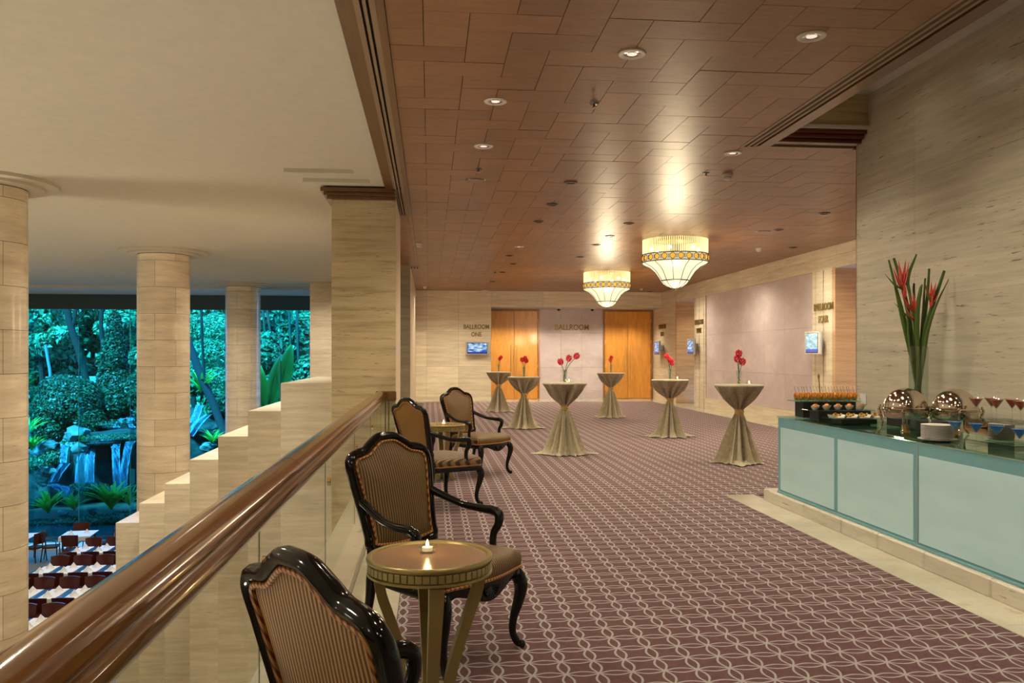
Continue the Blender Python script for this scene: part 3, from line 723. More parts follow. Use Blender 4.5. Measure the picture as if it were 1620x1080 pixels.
for y in (3.6, 5.4, 7.2): spot(None, 95, 95, WARM, (2.5, y, CZ - .03), .06, rot=(0, math.radians(-32), 0))  # added spots, tilted to brighten the things on the counter
# atrium: downlights in the plaster ceiling
for x in (-3.0, -7.5, -11.5):
    for y in (-3, 2, 6.8, 12.5, 18.5, 23): spot(None, 310, 160, (1, .87, .68), (x, y, 3.50), .10)
for y in (12.5, 14.5, 16.5): spot(None, 330, 70, (1, .86, .66), (-3.2, y, 3.45), .06)
for x in (-6, -9.5, -13): spot(None, 260, 120, (1, .92, .80), (x, 28.0, 3.45), .08)
# added upward spots with no fixture, to brighten the plaster ceiling
for x, y, wt in ((-9, 3, 420), (-3, 3, 420), (-13.5, 10, 420), (-8.5, 10, 420), (-13, 18, 300)): spot(None, wt * 1.55, 165, (1, .88, .70), (x, y, FZ + 1.2), .5, rot=(PI, 0, 0))

# ================================================================== BALUSTRADE
rl = empty('balustrade', (-.6, 4, 0), 0, 'polished wooden handrail over clear glass panels along the balcony edge', 'railing')
def sect(y0, y1):
    # rounded top, hollow flank, lower lip
    top = [(-.066, .94), (-.070, .965), (-.064, .985), (-.048, 1.003), (-.022, 1.012), (.010, 1.012), (.036, 1.000), (.050, .984), (.054, .968), (.052, .950), (.046, .935)]
    return MB().prism([(x, z) for x, z in top], y0, y1)
for a, b in ((-6, -.8), (-.794, 3.60), (3.606, 7.2), (7.206, 10.26)): sect(a - 4, b - 4).build('handrail', M['rail'], rl, True, 35)
MB().prism([(-.060, .936), (.044, .936), (.060, .925), (.064, .905), (.058, .888), (.046, .882), (-.050, .882), (-.062, .90)], -10, 6.26).build('lower_lip', M['railb'], rl, True, 35)
MB().prism([(.0, .60)] and [(-.02, .884), (.02, .884), (.02, .85), (-.02, .85)], -10, 6.2).build('glass_channel', M['brass'], rl)
MB().bbox(-.06, .19, 6.23, 6.32, .89, 1.012, .012).build('end_rail', M['railb'], rl)
gy = [-6, -.72, 1.14, 3.0, 4.86, 6.72, 8.5, 10.3]
for a, b in zip(gy[:-1], gy[1:]):
    MB().box(-.007, .007, a + .004 - 4, b - .004 - 4, .06, .87).build('glass_pane', M['thin'], rl)
    MB().box(-.0015, .0015, b - 4.0015, b - 3.9985, .1, .86).build('joint', M['joint'], rl)
MB().box(.01, .18, 6.2, 6.215, .1, .89).build('glass_pane', M['thin'], rl)
MB().tube([(.06, 6.22, .1), (.06, 6.22, .89)], .008, 6).tube([(.10, 6.22, .1), (.10, 6.22, .89)], .008, 6).build('end_clip', M['joint'], rl)
for b in gy[1:-1]: MB().tube([(.012, b - 4, .72), (.03, b - 4, .72)], .022, 12).build('glass_clip', M['steel'], rl, True)

# ================================================================== ARMCHAIR
def cr(P, k=6, closed=False):
    """Catmull-Rom through the points"""
    P = [Vector(p) for p in P]; n_ = len(P); out = []
    for i in range(n_ if closed else n_ - 1):
        p0 = P[i - 1] if (closed or i > 0) else P[0] * 2 - P[1]
        p1 = P[i]; p2 = P[(i + 1) % n_]; p3 = P[(i + 2) % n_] if (closed or i + 2 < n_) else P[-1] * 2 - P[-2]
        for j in range(k):
            t = j / k
            out.append(.5 * ((2 * p1) + (p2 - p0) * t + (2 * p0 - 5 * p1 + 4 * p2 - p3) * t * t + (3 * p1 - p0 - 3 * p2 + p3) * t ** 3))
    if not closed: out.append(P[-1])
    return out
def rr(R0, pts):  # interpolate radii along
    m = len(pts); return [R0[min(len(R0) - 1, int(i / (m - 1) * (len(R0) - 1)))] * (1 - ((i / (m - 1) * (len(R0) - 1)) % 1)) + R0[min(len(R0) - 1, int(i / (m - 1) * (len(R0) - 1)) + 1)] * ((i / (m - 1) * (len(R0) - 1)) % 1) for i in range(m)]
def back_y(z): return -.245 - (z - .40) * .24 - .05 * max(0, z - .85)
HALF = [(0, 1.035), (.058, 1.029), (.112, 1.001), (.158, .973), (.205, .964), (.248, .950), (.272, .912), (.268, .84), (.252, .74), (.236, .64), (.226, .56), (.220, .505)]
def outline(scale_in=0.0):
    full = [(x, z) for x, z in HALF] + [(.11, .485), (0, .480)] + [(-.11, .485)] + [(-x, z) for x, z in HALF[::-1]][:-1]
    pts = cr([(x, 0, z) for x, z in full], 7, True)
    if scale_in:
        k = len(pts); out = []
        for i, p in enumerate(pts):
            t = (pts[(i + 1) % k] - pts[i - 1]).normalized(); nrm = Vector((t.z, 0, -t.x))
            q = p + nrm * scale_in
            if (q - Vector((0, 0, .72))).length > (p - Vector((0, 0, .72))).length: q = p - nrm * scale_in
            out.append(q)
        pts = out
    return pts
def fill(pts, side, bulge, y_off, rings=7):
    """upholstered face inside an outline, bulging; side = +1 front"""
    k = len(pts); vs = []; fs = []; cx, cz = 0, .73
    for r_ in range(rings + 1):
        f = 1 - r_ / rings
        for p in pts:
            x = cx + (p.x - cx) * f; z = cz + (p.z - cz) * f
            vs.append((x, back_y(z) + side * (y_off + bulge * (1 - f ** 3)), z))
    for r_ in range(rings):
        for i in range(k):
            a = r_ * k + i; b = r_ * k + (i + 1) % k
            fs.append((a, b, b + k, a + k) if side > 0 else (a, a + k, b + k, b))
    m = MB(); m.add(vs, fs); return m
def armchair(loc, face, label):
    o = empty('armchair', loc, face, label, 'armchair', 'black lacquer armchairs with striped upholstery')
    ol = outline(); pts = [(p.x, back_y(p.z), p.z) for p in ol]
    bk = MB().loop(pts, .026, 10, .021).build('back_frame', M['lac'], o, True)
    inner = outline(.019)
    fill(inner, 1, .035, .008).build('upholstery', M['velvet'], bk, True)
    fill(inner, -1, .012, .008).build('rear_upholstery', M['velvetr'], bk, True)
    for sd, yo in ((1, .016), (-1, .014)):
        MB().loop([(p.x * .985, back_y(p.z) + sd * yo, p.z) for p in outline(.026)], .0075, 6).build('braid', M['braid'], bk, True)
    # lower rail of the back down to the seat
    for s in (-1, 1):
        P = cr([(s * .222, back_y(.52), .53), (s * .222, -.262, .44), (s * .228, -.262, .36), (s * .232, -.275, .24), (s * .236, -.305, .12), (s * .240, -.345, .012)], 5)
        MB().tube(P, rr([.022, .025, .028, .022, .018, .020], P), 10).build('leg', M['lac'], o, True)
        P = cr([(s * .262, .205, .385), (s * .275, .245, .36), (s * .285, .262, .31), (s * .278, .255, .24), (s * .262, .235, .15), (s * .256, .232, .08), (s * .264, .250, .035), (s * .274, .268, .016)], 5)
        lg = MB().tube(P, rr([.030, .036, .036, .029, .021, .018, .019, .016], P), 12); lg.ball((s * .277, .273, .020), .020, 10); lg.build('leg', M['lac'], o, True)
        P = cr([(s * .246, back_y(.73) + .01, .735), (s * .262, -.235, .705), (s * .290, -.12, .668), (s * .308, -.01, .655), (s * .312, .07, .652), (s * .308, .105, .636), (s * .300, .108, .59), (s * .290, .085, .54), (s * .286, .085, .47), (s * .287, .105, .385)], 6)
        MB().tube(P, rr([.022, .020, .019, .021, .026, .026, .022, .019, .019, .024], P), 10).build('arm', M['lac'], o, True)
    # seat rail with serpentine apron
    def seat(t, gr=0):
        """closed plan outline of the seat, t in 0..1"""
        K = [(-.215, -.255), (-.10, -.262), (0, -.262), (.10, -.262), (.215, -.255), (.25, -.12), (.275, .04), (.292, .18), (.285, .245), (.20, .268), (.10, .290), (0, .298), (-.10, .290), (-.20, .268), (-.285, .245), (-.292, .18), (-.275, .04), (-.25, -.12)]
        return cr([(x * 1.07 * (1 + gr), (y - .02) * (1 + gr) + .02, 0) for x, y in K], 4, True)
    so_ = seat(0); si_ = seat(0, -.10); k = len(so_); vs = []; fs = []
    for p, q in zip(so_, si_):
        d = abs(p.x) / .29; low = .330 - (.028 * math.cos(p.x * PI / .22) if abs(p.x) < .22 and p.y > .2 else (.0 if p.y > .2 else .0))
        low = low + (.02 if d > .8 else 0)
        vs += [(p.x, p.y, .395), (p.x * 1.01, p.y * 1.01, .37), (p.x, p.y, low), (q.x, q.y, low), (q.x, q.y, .395)]
    for i in range(k):
        for j in range(5):
            a = i * 5 + j; b = i * 5 + (j + 1) % 5; c_ = ((i + 1) % k) * 5 + (j + 1) % 5; d = ((i + 1) % k) * 5 + j; fs.append((a, d, c_, b))
    ap = MB(); ap.add(vs, fs); rl_ = ap.build('seat_rail', M['lac'], o, True)
    sh = MB()
    for i in range(9):
        a = -PI * .5 + (i - 4) * .27; sh.tube([(0, .297, .372), (.055 * math.sin((i - 4) * .33), .302, .372 - .055 * math.cos((i - 4) * .33))], [.004, .009], 6)
    sh.build('carved_shell', M['lac'], rl_, True)
    # cushion
    base = seat(0, -.005); vs = []; fs = []; R_ = [(1.0, .392), (1.02, .415), (1.025, .440), (1.0, .465), (.93, .482), (.76, .497), (.50, .506), (.2, .510), (.001, .511)]
    for r_, z in R_:
        for p in base: vs.append((p.x * r_, (p.y - .02) * r_ + .02, z))
    for i in range(len(R_) - 1):
        for j in range(k): fs.append((i * k + j, i * k + (j + 1) % k, (i + 1) * k + (j + 1) % k, (i + 1) * k + j))
    m = MB(); m.add(vs, fs); cu = m.build('seat_cushion', M['velvet'], o, True)
    MB().loop([(p.x * 1.016, (p.y - .02) * 1.016 + .02, .400) for p in base], .0075, 6, up=(0, 0, 1)).build('braid', M['braid'], cu, True)
    return o
def face(fx, fy): return math.atan2(fy, fx) - PI / 2
c2 = armchair((.065, 4.07, 0), face(.73, -.68), 'black lacquer armchair behind the nearest round side table, facing right')
def chair_copy(loc, f, lab): return dup(c2, loc, f, lab)
chair_copy((.05, 1.975, 0), face(.80, .60), 'nearest black lacquer armchair, back turned to the camera at the bottom left')
chair_copy((.114, 8.08, 0), face(.83, .56), 'armchair seen from behind with an orange lit back, beside the farther side table')
chair_copy((.60, 10.10, 0), face(.73, -.68), 'farthest armchair, facing right behind the farther side table')

# ================================================================== SIDE TABLES
def side_table(loc, rz, label):
    o = empty('side_table', loc, rz, label, 'side table', 'round gilt side tables')
    H = .65; R_ = .253
    tp = MB().lathe([(R_ - .024, H - .004), (R_ - .020, H + .004), (R_ - .006, H + .006), (R_, H - .002), (R_ - .002, H - .012), (R_ - .012, H - .018), (R_ - .014, H - .052), (R_ - .004, H - .056), (R_ - .004, H - .064), (R_ - .02, H - .068), (.001, H - .068)], 56).build('table_top', M['gold'], o, True, 50)
    MB().disc((0, 0, 0), R_ - .022, H - .003, 56).build('leather_inlay', M['leather'], tp)
    me = MB().bbox(-.003, .006, -.0125, .0125, H - .050, H - .020, .002).mesh('flute', M['gold'])
    for i in range(54):
        th = 2 * PI * i / 54; f = put('flute', me, tp, ((R_ - .012) * math.cos(th), (R_ - .012) * math.sin(th), 0)); f.rotation_euler = (0, 0, th)
    Z = [(.205, H - .07), (.190, .50), (.155, .40), (.115, .28), (.085, .17), (.078, .10), (.092, .045), (.125, .0)]
    P0 = cr([(r_, 0, z) for r_, z in Z], 4)
    for q in range(4):
        m = MB(); vs = []; fs = []
        for i, p in enumerate(P0):
            t = (P0[min(i + 1, len(P0) - 1)] - P0[max(i - 1, 0)]).normalized(); nx, nz = -t.z, t.x
            wd_ = .029 - .008 * min(1, i / len(P0) * 1.6) ; th_ = .020
            for sx, sy in ((-1, -1), (1, -1), (1, 1), (-1, 1)): vs.append((p.x + nx * th_ * sx, wd_ * sy, p.z + nz * th_ * sx))
        for i in range(len(P0) - 1):
            for j in range(4): a = i * 4 + j; b = i * 4 + (j + 1) % 4; fs.append((a, b, b + 4, a + 4))
        fs += [(0, 1, 2, 3), tuple(len(vs) - 4 + j for j in (3, 2, 1, 0))]
        m.add(vs, fs); lg = m.build('leg', M['gold'], o); lg.rotation_euler = (0, 0, q * PI / 2)
        st_ = MB()
        for i in range(3, 15):
            p = P0[i]
            for s in (-1, 1): st_.ball((p.x + .012, s * .021, p.z), .0045, 6)
        stuff(st_.build('studs', M['gold'], lg, True))
    MB().lathe([(.001, .10), (.074, .10), (.080, .106), (.080, .118), (.072, .124), (.001, .124)], 24).build('stretcher', M['gold'], o, True, 40)
    return o
T1 = (0.0, 3.33, 0); T2 = atZ(702, 700, 9.6); T2 = (T2[0], T2[1], 0)
t = side_table(T1, .12, 'round gilt side table with tan leather top, nearest the camera')
dup(t, T2, .2, 'round gilt side table with tan leather top between the two farther armchairs')
def tealight(loc, label, cat='candle', sc=1.0):
    o = empty('tealight_holder', loc, 0, label, cat, 'lit tealights in glass holders')
    m = MB(); vs = []; fs = []; N_ = 24; pr = [(.012, 0), (.022, .001), (.027, .012), (.032, .022), (.0305, .024), (.024, .013), (.019, .006), (.001, .005)]
    for j in range(N_):
        th = 2 * PI * j / N_; fl = 1 + .10 * math.cos(6 * th)
        for r_, z in pr: vs.append((r_ * fl * math.cos(th), r_ * fl * math.sin(th), z))
    k = len(pr)
    for j in range(N_):
        for i in range(k - 1): fs.append((j * k + i, ((j + 1) % N_) * k + i, ((j + 1) % N_) * k + i + 1, j * k + i + 1))
    m.add(vs, fs); m.build('glass_cup', M['clear2'], o, True)
    MB().lathe([(.001, .006), (.017, .006), (.017, .018), (.001, .018)], 16).build('wax', M['wax'], o, True, 40)
    MB().lathe([(.0005, .018), (.004, .022), (.005, .027), (.003, .035), (.0004, .042)], 8).build('flame', M['flame'], o, True)
    return o
M['clear2'] = glass('clear_glass_cup', (.93, .98, .97), thin=True, refl=.12)
tl = tealight((T1[0] - .01, T1[1] + .06, .648), 'lit tealight in a small glass dish on the nearest side table')
tl.scale = (1.25, 1.25, 1.25); dup(tl, (T2[0], T2[1], .648), 0, 'lit tealight in a small glass dish on the farther side table')
point(.45, (T1[0] - .01, T1[1] + .06, .72), (1, .6, .25), .012); point(.45, (T2[0], T2[1], .72), (1, .6, .25), .012)

# ================================================================== COCKTAIL TABLES
def cocktail(idx, px, Z, Ht, label, seed):
    rnd = random.Random(seed)
    d = ray(px, 562); X, Y = d[0] * Z, d[1] * Z
    o = empty('cocktail_table', (X, Y, 0), 0, label, 'table', 'cocktail tables dressed in gold-tied linen')
    R_ = .325; N_ = 120
    MB().lathe([(.001, Ht + .006), (R_ - .006, Ht + .006), (R_, Ht + .001), (R_, Ht - .006), (.001, Ht - .012)], 48).build('table_top', M['linen'], o, True, 40)
    ph = [rnd.uniform(0, 2 * PI) for _ in range(6)]
    def fold(th, a, s=0): return a * 1.5 * (.75 * (1 - 2 * abs(math.sin(5 * th + ph[0] + s))) + .4 * (1 - 2 * abs(math.sin(8 * th + ph[1]))) + .3 * math.sin(5 * th + ph[2]))
    def surf(prof, name, mat, seed2=0, ragged=0):
        vs = []; fs = []; k = len(prof)
        for j in range(N_):
            th = 2 * PI * j / N_
            for i, (r_, z, a) in enumerate(prof):
                rr_ = r_ * (1 + fold(th, a, seed2))
                if ragged and i >= k - 2: rr_ += ragged * max(0, math.cos(2 * (th - ph[3]))) ** 3 * (.7 if i == k - 2 else 1.2) + ragged * .25 * math.sin(11 * th + ph[4])
                vs.append((rr_ * math.cos(th), rr_ * math.sin(th), z + (ragged * .06 * (1 + math.sin(17 * th + ph[5])) if ragged and i == k - 1 else 0)))
        for j in range(N_):
            for i in range(k - 1): fs.append((j * k + i, ((j + 1) % N_) * k + i, ((j + 1) % N_) * k + i + 1, j * k + i + 1))
        m = MB(); m.add(vs, fs); return m.build(name, mat, o, True)
    hs = Ht - .36
    surf([(R_, Ht + .001, 0), (R_ + .003, Ht - .012, .0), (.29, Ht - .06, .06), (.24, Ht - .12, .15), (.18, Ht - .19, .26), (.115, Ht - .26, .32), (.06, Ht - .32, .22), (.05, hs, .08)], 'upper_cloth', M['linen'])
    surf([(.05, hs, .08), (.062, hs - .05, .14), (.090, hs - .14, .26), (.125, hs - .27, .30), (.162, hs - .40, .30), (.200, hs - .52, .27), (.245, .055, .24), (.285, .022, .20), (.32, .008, .17)], 'lower_cloth', M['linen'], .6, .10)
    s = MB().lathe([(.054, hs - .035), (.060, hs - .03), (.061, hs), (.060, hs + .035), (.054, hs + .04)], 24).build('sash', M['sash'], o, True, 40)
    MB().ball((.03 * 1, -.058, hs + .002), .022, 10, .8).tube([(.03, -.06, hs - .01), (.035, -.068, hs - .06)], [.008, .016], 6, .004).build('knot', M['sash'], s, True)
    return (X, Y, Ht + .006)
def vase_small(base, h=.19, r=.038, lab='', idx=0):
    o = empty('glass_vase', base, 0, lab, 'vase', 'slim glass vases on the cocktail tables')
    MB().lathe([(.022, 0), (.026, .002), (r * .62, h * .25), (r * .8, h * .6), (r, h), (r - .002, h), (r * .8 - .002, h * .6), (r * .62 - .002, h * .25), (.001, .008)], 20).build('glass', M['clear2'], o, True)
    MB().ball((0, 0, .032), .024, 10, .9).build('moss_ball', M['pebble'], o, True)
    return o
def ginger(base, path, size, lab, grp):
    o = empty('ginger_flower', base, 0, lab, 'flower', grp)
    P = cr(path, 5); MB().tube(P, .0045, 6).build('stem', M['leaf_h'], o, True)
    top = P[-1]; dr = (P[-1] - P[-3]).normalized(); m = MB(); a1 = dr.orthogonal().normalized(); b1 = dr.cross(a1)
    for q in range(26):
        f = q / 26; th = q * 2.4; out = a1 * math.cos(th) + b1 * math.sin(th); w_ = size * (.22 + .40 * math.sin(PI * (.15 + .8 * f)))
        s0 = top + dr * size * (f * 1.0 - .2); tip = s0 + out * w_ + dr * size * .42; mid = s0 + out * w_ * .8 + dr * size * .12; tang = dr.cross(out) * size * .14
        m.add([tuple(s0), tuple(mid + tang), tuple(tip), tuple(mid - tang)], [(0, 1, 2), (0, 2, 3)])
    m.build('bloom', M['redfl'], o, True); return o
TB = [(789, 21.4, 1.02, 'cocktail table farthest back on the left, before the left double door', 'farthest left', [[.02, .30, -.01], [.05, .34, .01]]),
      (829, 16.5, 1.02, 'cocktail table second from the left, in front of the left double door', 'second from left', [[-.03, .30, .0], [.02, .33, .01], [.035, .28, -.01]]),
      (893.5, 12.15, 1.045, 'cocktail table in the middle of the hall, largest of the left row', 'middle', [[-.05, .27, 0], [.05, .32, .01], [.15, .36, 0]]),
      (966.5, 19.4, 1.035, 'cocktail table before the right double door', 'before the right door', [[-.01, .26, 0], [.01, .32, .01]]),
      (1060, 14.75, 1.015, 'cocktail table between the right double door and the lilac wall', 'fifth from left', [[-.05, .38, 0], [.0, .31, .01], [.03, .26, 0]]),
      (1169, 11.2, 1.05, 'cocktail table farthest right, nearest the glass counter', 'farthest right', [[.0, .38, 0], [-.015, .31, .01], [.04, .27, 0]])]
for i, (px, Z, Ht, lab, nm, fl) in enumerate(TB):
    b = cocktail(i, px, Z, Ht, lab, 20 + i)
    vase_small((b[0], b[1], b[2]), lab='slim clear glass vase on the %s cocktail table' % nm, h=.19)
    pos = sorted(range(len(fl)), key=lambda q: fl[q][0]); words = {2: ['left', 'right'], 3: ['leftmost', 'middle', 'rightmost']}[len(fl)]
    for q in range(len(fl)):
        dx, hz, dy = fl[q]
        ginger((b[0], b[1], b[2]), [(-dx * .15, 0, .03), (-dx * .05, dy * .3, .12), (dx * .4, dy, hz * .7), (dx, dy, hz)], .085, '%s red ginger bloom in the vase of the %s cocktail table' % (words[pos.index(q)], nm), 'red ginger blooms on the %s cocktail table' % nm)
    if i in (2, 4, 5): dup(tl, (b[0] + (.05 if i == 2 else .11), b[1] - .08, b[2]), 0, 'glass tealight beside the vase on the %s cocktail table' % nm)

# ================================================================== LETTERING AND SCREENS
def sign(lines, loc, width, rot, label, lsz=.19, gapf=1.25):
    if '\n' in lines:
        e = empty('wall_letters', loc, 0, label, 'sign', 'gold wall letters'); e.rotation_euler = rot
        a, b = lines.split('\n'); wa = sign(a, (0, 0, 0), width, (0, 0, 0), None, lsz); wb_ = sign(b, (0, -lsz * gapf, 0), None, (0, 0, 0), None, lsz); wb_.scale = wa.scale
        for k in (wa, wb_): k.parent = e; k.name = 'word'
        return e
    cu = bpy.data.curves.new('wall_letters', 'FONT'); cu.body = lines; cu.align_x = 'CENTER'; cu.size = lsz; cu.extrude = .008; cu.offset = .0035; cu.space_line = gapf
    cu.materials.append(M['goldtxt'])
    o = bpy.data.objects.new('wall_letters', cu); C.objects.link(o); o.location = loc; o.rotation_euler = rot
    bpy.context.view_layer.update(); s = width / max(.01, o.dimensions.x) if width else 1; o.scale = (s, 1, 1)
    bpy.context.view_layer.update(); me = bpy.data.meshes.new_from_object(o.evaluated_get(bpy.context.evaluated_depsgraph_get())); k = put('wall_letters', me, None, loc)
    k.rotation_euler = rot; k.scale = (s, 1, 1); bpy.data.objects.remove(o)
    return tag(k, label, 'sign', 'gold wall letters') if label else k
sign('BALLROOM\nONE', (1.46, FY - .012, 2.29), .80, (PI / 2, 0, 0), 'gold letters BALLROOM ONE on the travertine wall left of the doors')
sign('BALLROOM', (4.70, RY - .012, 2.30), 1.13, (PI / 2, 0, 0), 'gold letters BALLROOM on the lilac panel between the double doors', .25)
for y, wd_, t_, l_ in ((26.0, .8, 'TWO', 'far right corner'), (22.35, .72, 'THREE', 'pilaster between the recess and the lilac wall'), (15.05, .76, 'FOUR', 'grooved pilaster at the near end of the lilac wall')):
    sign('BALLROOM\n' + t_, (WX - .022, y, 2.31), wd_, (PI / 2, 0, -PI / 2), 'gold letters BALLROOM %s on the %s' % (t_, l_))
n = NT('screen_picture')
sx = n.n('ShaderNodeSeparateXYZ'); n.link(n.n('ShaderNodeTexCoord').outputs['Generated'], sx.inputs[0])
a = n.noise(n.coord((2.2, 2.2, 5)), 3.2, 3)
pic = n.ramp(a, [(.40, (.02, .12, .55)), (.55, (.30, .62, .95)), (.62, (.85, .93, 1))])
bar = n.ramp(sx.outputs[2], [(.12, (1, 1, 1)), (.16, (0, 0, 0))]); pic = n.mix(bar, pic, (.01, .05, .45))
n.set(Base_Color=(.02, .02, .02), Emission_Color=pic, Emission_Strength=.85, Roughness=.15); M['pic'] = n.m
n = NT('screen_picture_pale')
sx = n.n('ShaderNodeSeparateXYZ'); n.link(n.n('ShaderNodeTexCoord').outputs['Generated'], sx.inputs[0])
a = n.noise(n.coord((2.2, 2.2, 5)), 3.2, 3)
pic = n.ramp(a, [(.40, (.25, .62, .75)), (.52, (.55, .85, .90)), (.60, (.85, .95, .96))])
bar = n.ramp(sx.outputs[2], [(.14, (1, 1, 1)), (.18, (0, 0, 0))]); pic = n.mix(bar, pic, (.10, .16, .75))
n.set(Base_Color=(.02, .02, .02), Emission_Color=pic, Emission_Strength=.9, Roughness=.15); M['pic2'] = n.m
def screen(loc, rz, w_, h_, label, pic='pic', fr='plastic'):
    """screen facing local -y, standing off the wall behind it"""
    o = empty('wall_screen', loc, rz, label, 'screen', 'small display screens by the ballroom doors')
    MB().bbox(-w_ / 2, w_ / 2, -.05, .0, -h_ / 2, h_ / 2, .008).build('housing', M[fr], o)
    MB().bbox(-w_ / 2 + .055, w_ / 2 - .055, -.054, -.048, -h_ / 2 + .028, h_ / 2 - .028, .002).build('bezel', M['lens'], o)
    MB().box(-w_ / 2 + .075, w_ / 2 - .075, -.058, -.053, -h_ / 2 + .045, h_ / 2 - .045).build('display', M[pic], o)
    MB().bbox(-w_ * .18, w_ * .18, 0, .13, -h_ * .2, h_ * .2, .006).build('wall_bracket', M[fr], o)
    return o
M['silver'] = plain('silver_plastic', (.42, .45, .46), .3, .3)
screen((1.48, FY - .13, 1.675), 0, .74, .40, 'silver wide screen with a blue picture under BALLROOM ONE', 'pic', 'silver')
for y, l_, pc in ((26.0, 'screen with a dark blue picture in the far right corner', 'pic'), (22.55, 'screen with a dark blue picture under the BALLROOM THREE letters', 'pic'), (15.15, 'white screen with a pale picture under the BALLROOM FOUR letters', 'pic2')):
    screen((WX - .15, y, 1.69), -PI / 2, .62, .44, l_, pc, 'plastic' if y < 20 else 'silver')
# ================================================================== BUFFET COUNTER
CX0, CX1, CY1, CY0 = 3.375, 4.08, 7.77, .4
ctr = empty('buffet_counter', (CX0, CY1, 0), 0, 'long frosted glass buffet counter with teal edges on a stone kerb', 'counter')
def cb(x0, x1, y0, y1, z0, z1, name, mat, par=None, b=.003):
    m = MB(); (m.bbox(x0 - CX0, x1 - CX0, y0 - CY1, y1 - CY1, z0, z1, b) if b else m.box(x0 - CX0, x1 - CX0, y0 - CY1, y1 - CY1, z0, z1)); return m.build(name, mat, par or ctr)
cb(CX0 + .03, CX1, CY0, CY1 - .03, .12, .835, 'cabinet_body', plain('cabinet_lining', (.45, .50, .46), .6))
y_a = atx(1323, CX0); y_b = atx(1452, CX0); L = CY1 - y_b
seams = [CY1, y_b, y_b - L, y_b - 2 * L]
for k in range(3):
    a, b = seams[k], seams[k + 1]
    mid = y_a if k == 0 else None
    pn = cb(CX0, CX0 + .028, b + .006, a - .0, .13, .845, 'glass_panel', M['teal'])
    cuts = [(a - .065, (mid + .03))] + [((mid - .03), b + .05)] if mid else [(a - .03, b + .05)]
    if not mid: cuts = [(a - .02, b + .03)]
    for (c0, c1) in cuts: cb(CX0 - .004, CX0 + .0, c1, c0, .155, .755, 'frosted_inset', M['frost'], pn, 0)
    cb(CX0 - .006, CX0 + .03, b - .004, b + .004, .12, .85, 'steel_seam', M['silver'])
pe = cb(CX0 + .002, CX1, CY1 - .028, CY1, .12, .845, 'glass_panel', M['teal'])
cb(CX0 - .012, CX0 + .02, CY0, CY1, .12, .138, 'bottom_channel', M['clearf'] if 'clearf' in M else M['teal'])
cb(CX0, CX1, CY0, CY1, .838, .848, 'top_board', plain('counter_board', (.42, .40, .33), .08, 0, Coat_Weight=1.0, Coat_Roughness=.02))
cb(CX0 - .01, CX1 + .01, CY0, CY1 + .01, .849, .861, 'glass_top', M['tealtop'], None, .002)
ZT = .862
# display risers with glass shelves
def riser(x0, x1, y, z, bx0, bx1, lab):
    o = empty('display_riser', ((bx0 + bx1) / 2, y, ZT), 0, lab, 'riser', 'black risers with glass shelves')
    cx = (bx0 + bx1) / 2
    MB().bbox(bx0 - cx, bx1 - cx, -.09, .09, 0, z - ZT - .008, .003).build('black_box', M['black'], o)
    MB().bbox(x0 - cx, x1 - cx, -.13, .13, z - ZT - .008, z - ZT, .002).build('glass_shelf', M['tealtop'], o)
    return o
RS = [(3.44, 4.06, 7.58, 1.020, 3.50, 4.02), (3.40, 3.99, 7.22, .958, 3.475, 3.97), (3.43, 3.95, 6.85, .910, 3.50, 3.82)]
for r_, nm in zip(RS, ('tallest black riser with a glass shelf at the far end of the counter', 'middle black riser with a glass shelf of small bowls', 'lowest black riser with a glass shelf, nearest the chafing dishes')): riser(*r_, nm)
# prawn glasses, two rows
def prawn_glass(loc, lab):
    o = empty('prawn_glass', loc, 0, lab, 'canape glass', 'shot glasses of prawns with lemon on the top shelf')
    MB().lathe([(.001, 0), (.020, 0), (.026, .055), (.0245, .055), (.019, .004), (.001, .004)], 12).build('glass', M['clear2'], o, True)
    MB().lathe([(.001, .004), (.0185, .004), (.020, .022), (.001, .022)], 10).build('cucumber', M['green'], o, True)
    m = MB()
    for q in range(4):
        th = q * 1.7; m.tube(cr([(.012 * math.cos(th), .012 * math.sin(th), .024), (.02 * math.cos(th), .02 * math.sin(th), .05), (.006 * math.cos(th), .006 * math.sin(th), .072), (-.008 * math.cos(th), -.008 * math.sin(th), .058)], 2), [.009, .009, .008, .008, .006, .005, .003], 6)
    m.build('prawns', M['orange'], o, True)
    MB().lathe([(.001, -.002), (.018, -.002), (.018, .002), (.001, .002)], 12).xf(Matrix.Translation((.010, -.014, .052)) @ Matrix.Rotation(1.3, 4, 'X')).build('lemon_slice', M['yellow'], o)
    MB().tube([(0, 0, .05), (-.018, .004, .125)], .0016, 4).tube([(-.018, .004, .125), (-.02, .004, .132)], .003, 5).build('pick', M['lens'], o)
    return o
pg = None
ordw = ['first', 'second', 'third', 'fourth', 'fifth', 'sixth', 'seventh', 'eighth', 'ninth', 'tenth', 'eleventh', 'twelfth']
for r_ in range(2):
    for i in range(10):
        lab = '%s prawn glass from the left in the %s row on the top shelf' % (ordw[i], ('front', 'back')[r_])
        loc = (3.475 + i * .060 + .012 * r_ + random.uniform(-.004, .004), 7.51 + r_ * .09, 1.0205)
        if pg is None: pg = prawn_glass(loc, lab)
        else: dup(pg, loc, random.uniform(-.6, .6), lab)
o = tag(MB().tube(cr([(0, 0, 0), (.004, 0, .10), (-.006, 0, .22)], 4), .006, 6).ball((-.006, 0, .225), .012, 6, 2.2).build('dried_spray', M['brownf']), 'upright brown spray of dried leaves behind the prawn glasses', 'garnish'); o.location = (3.75, 7.68, 1.0205)
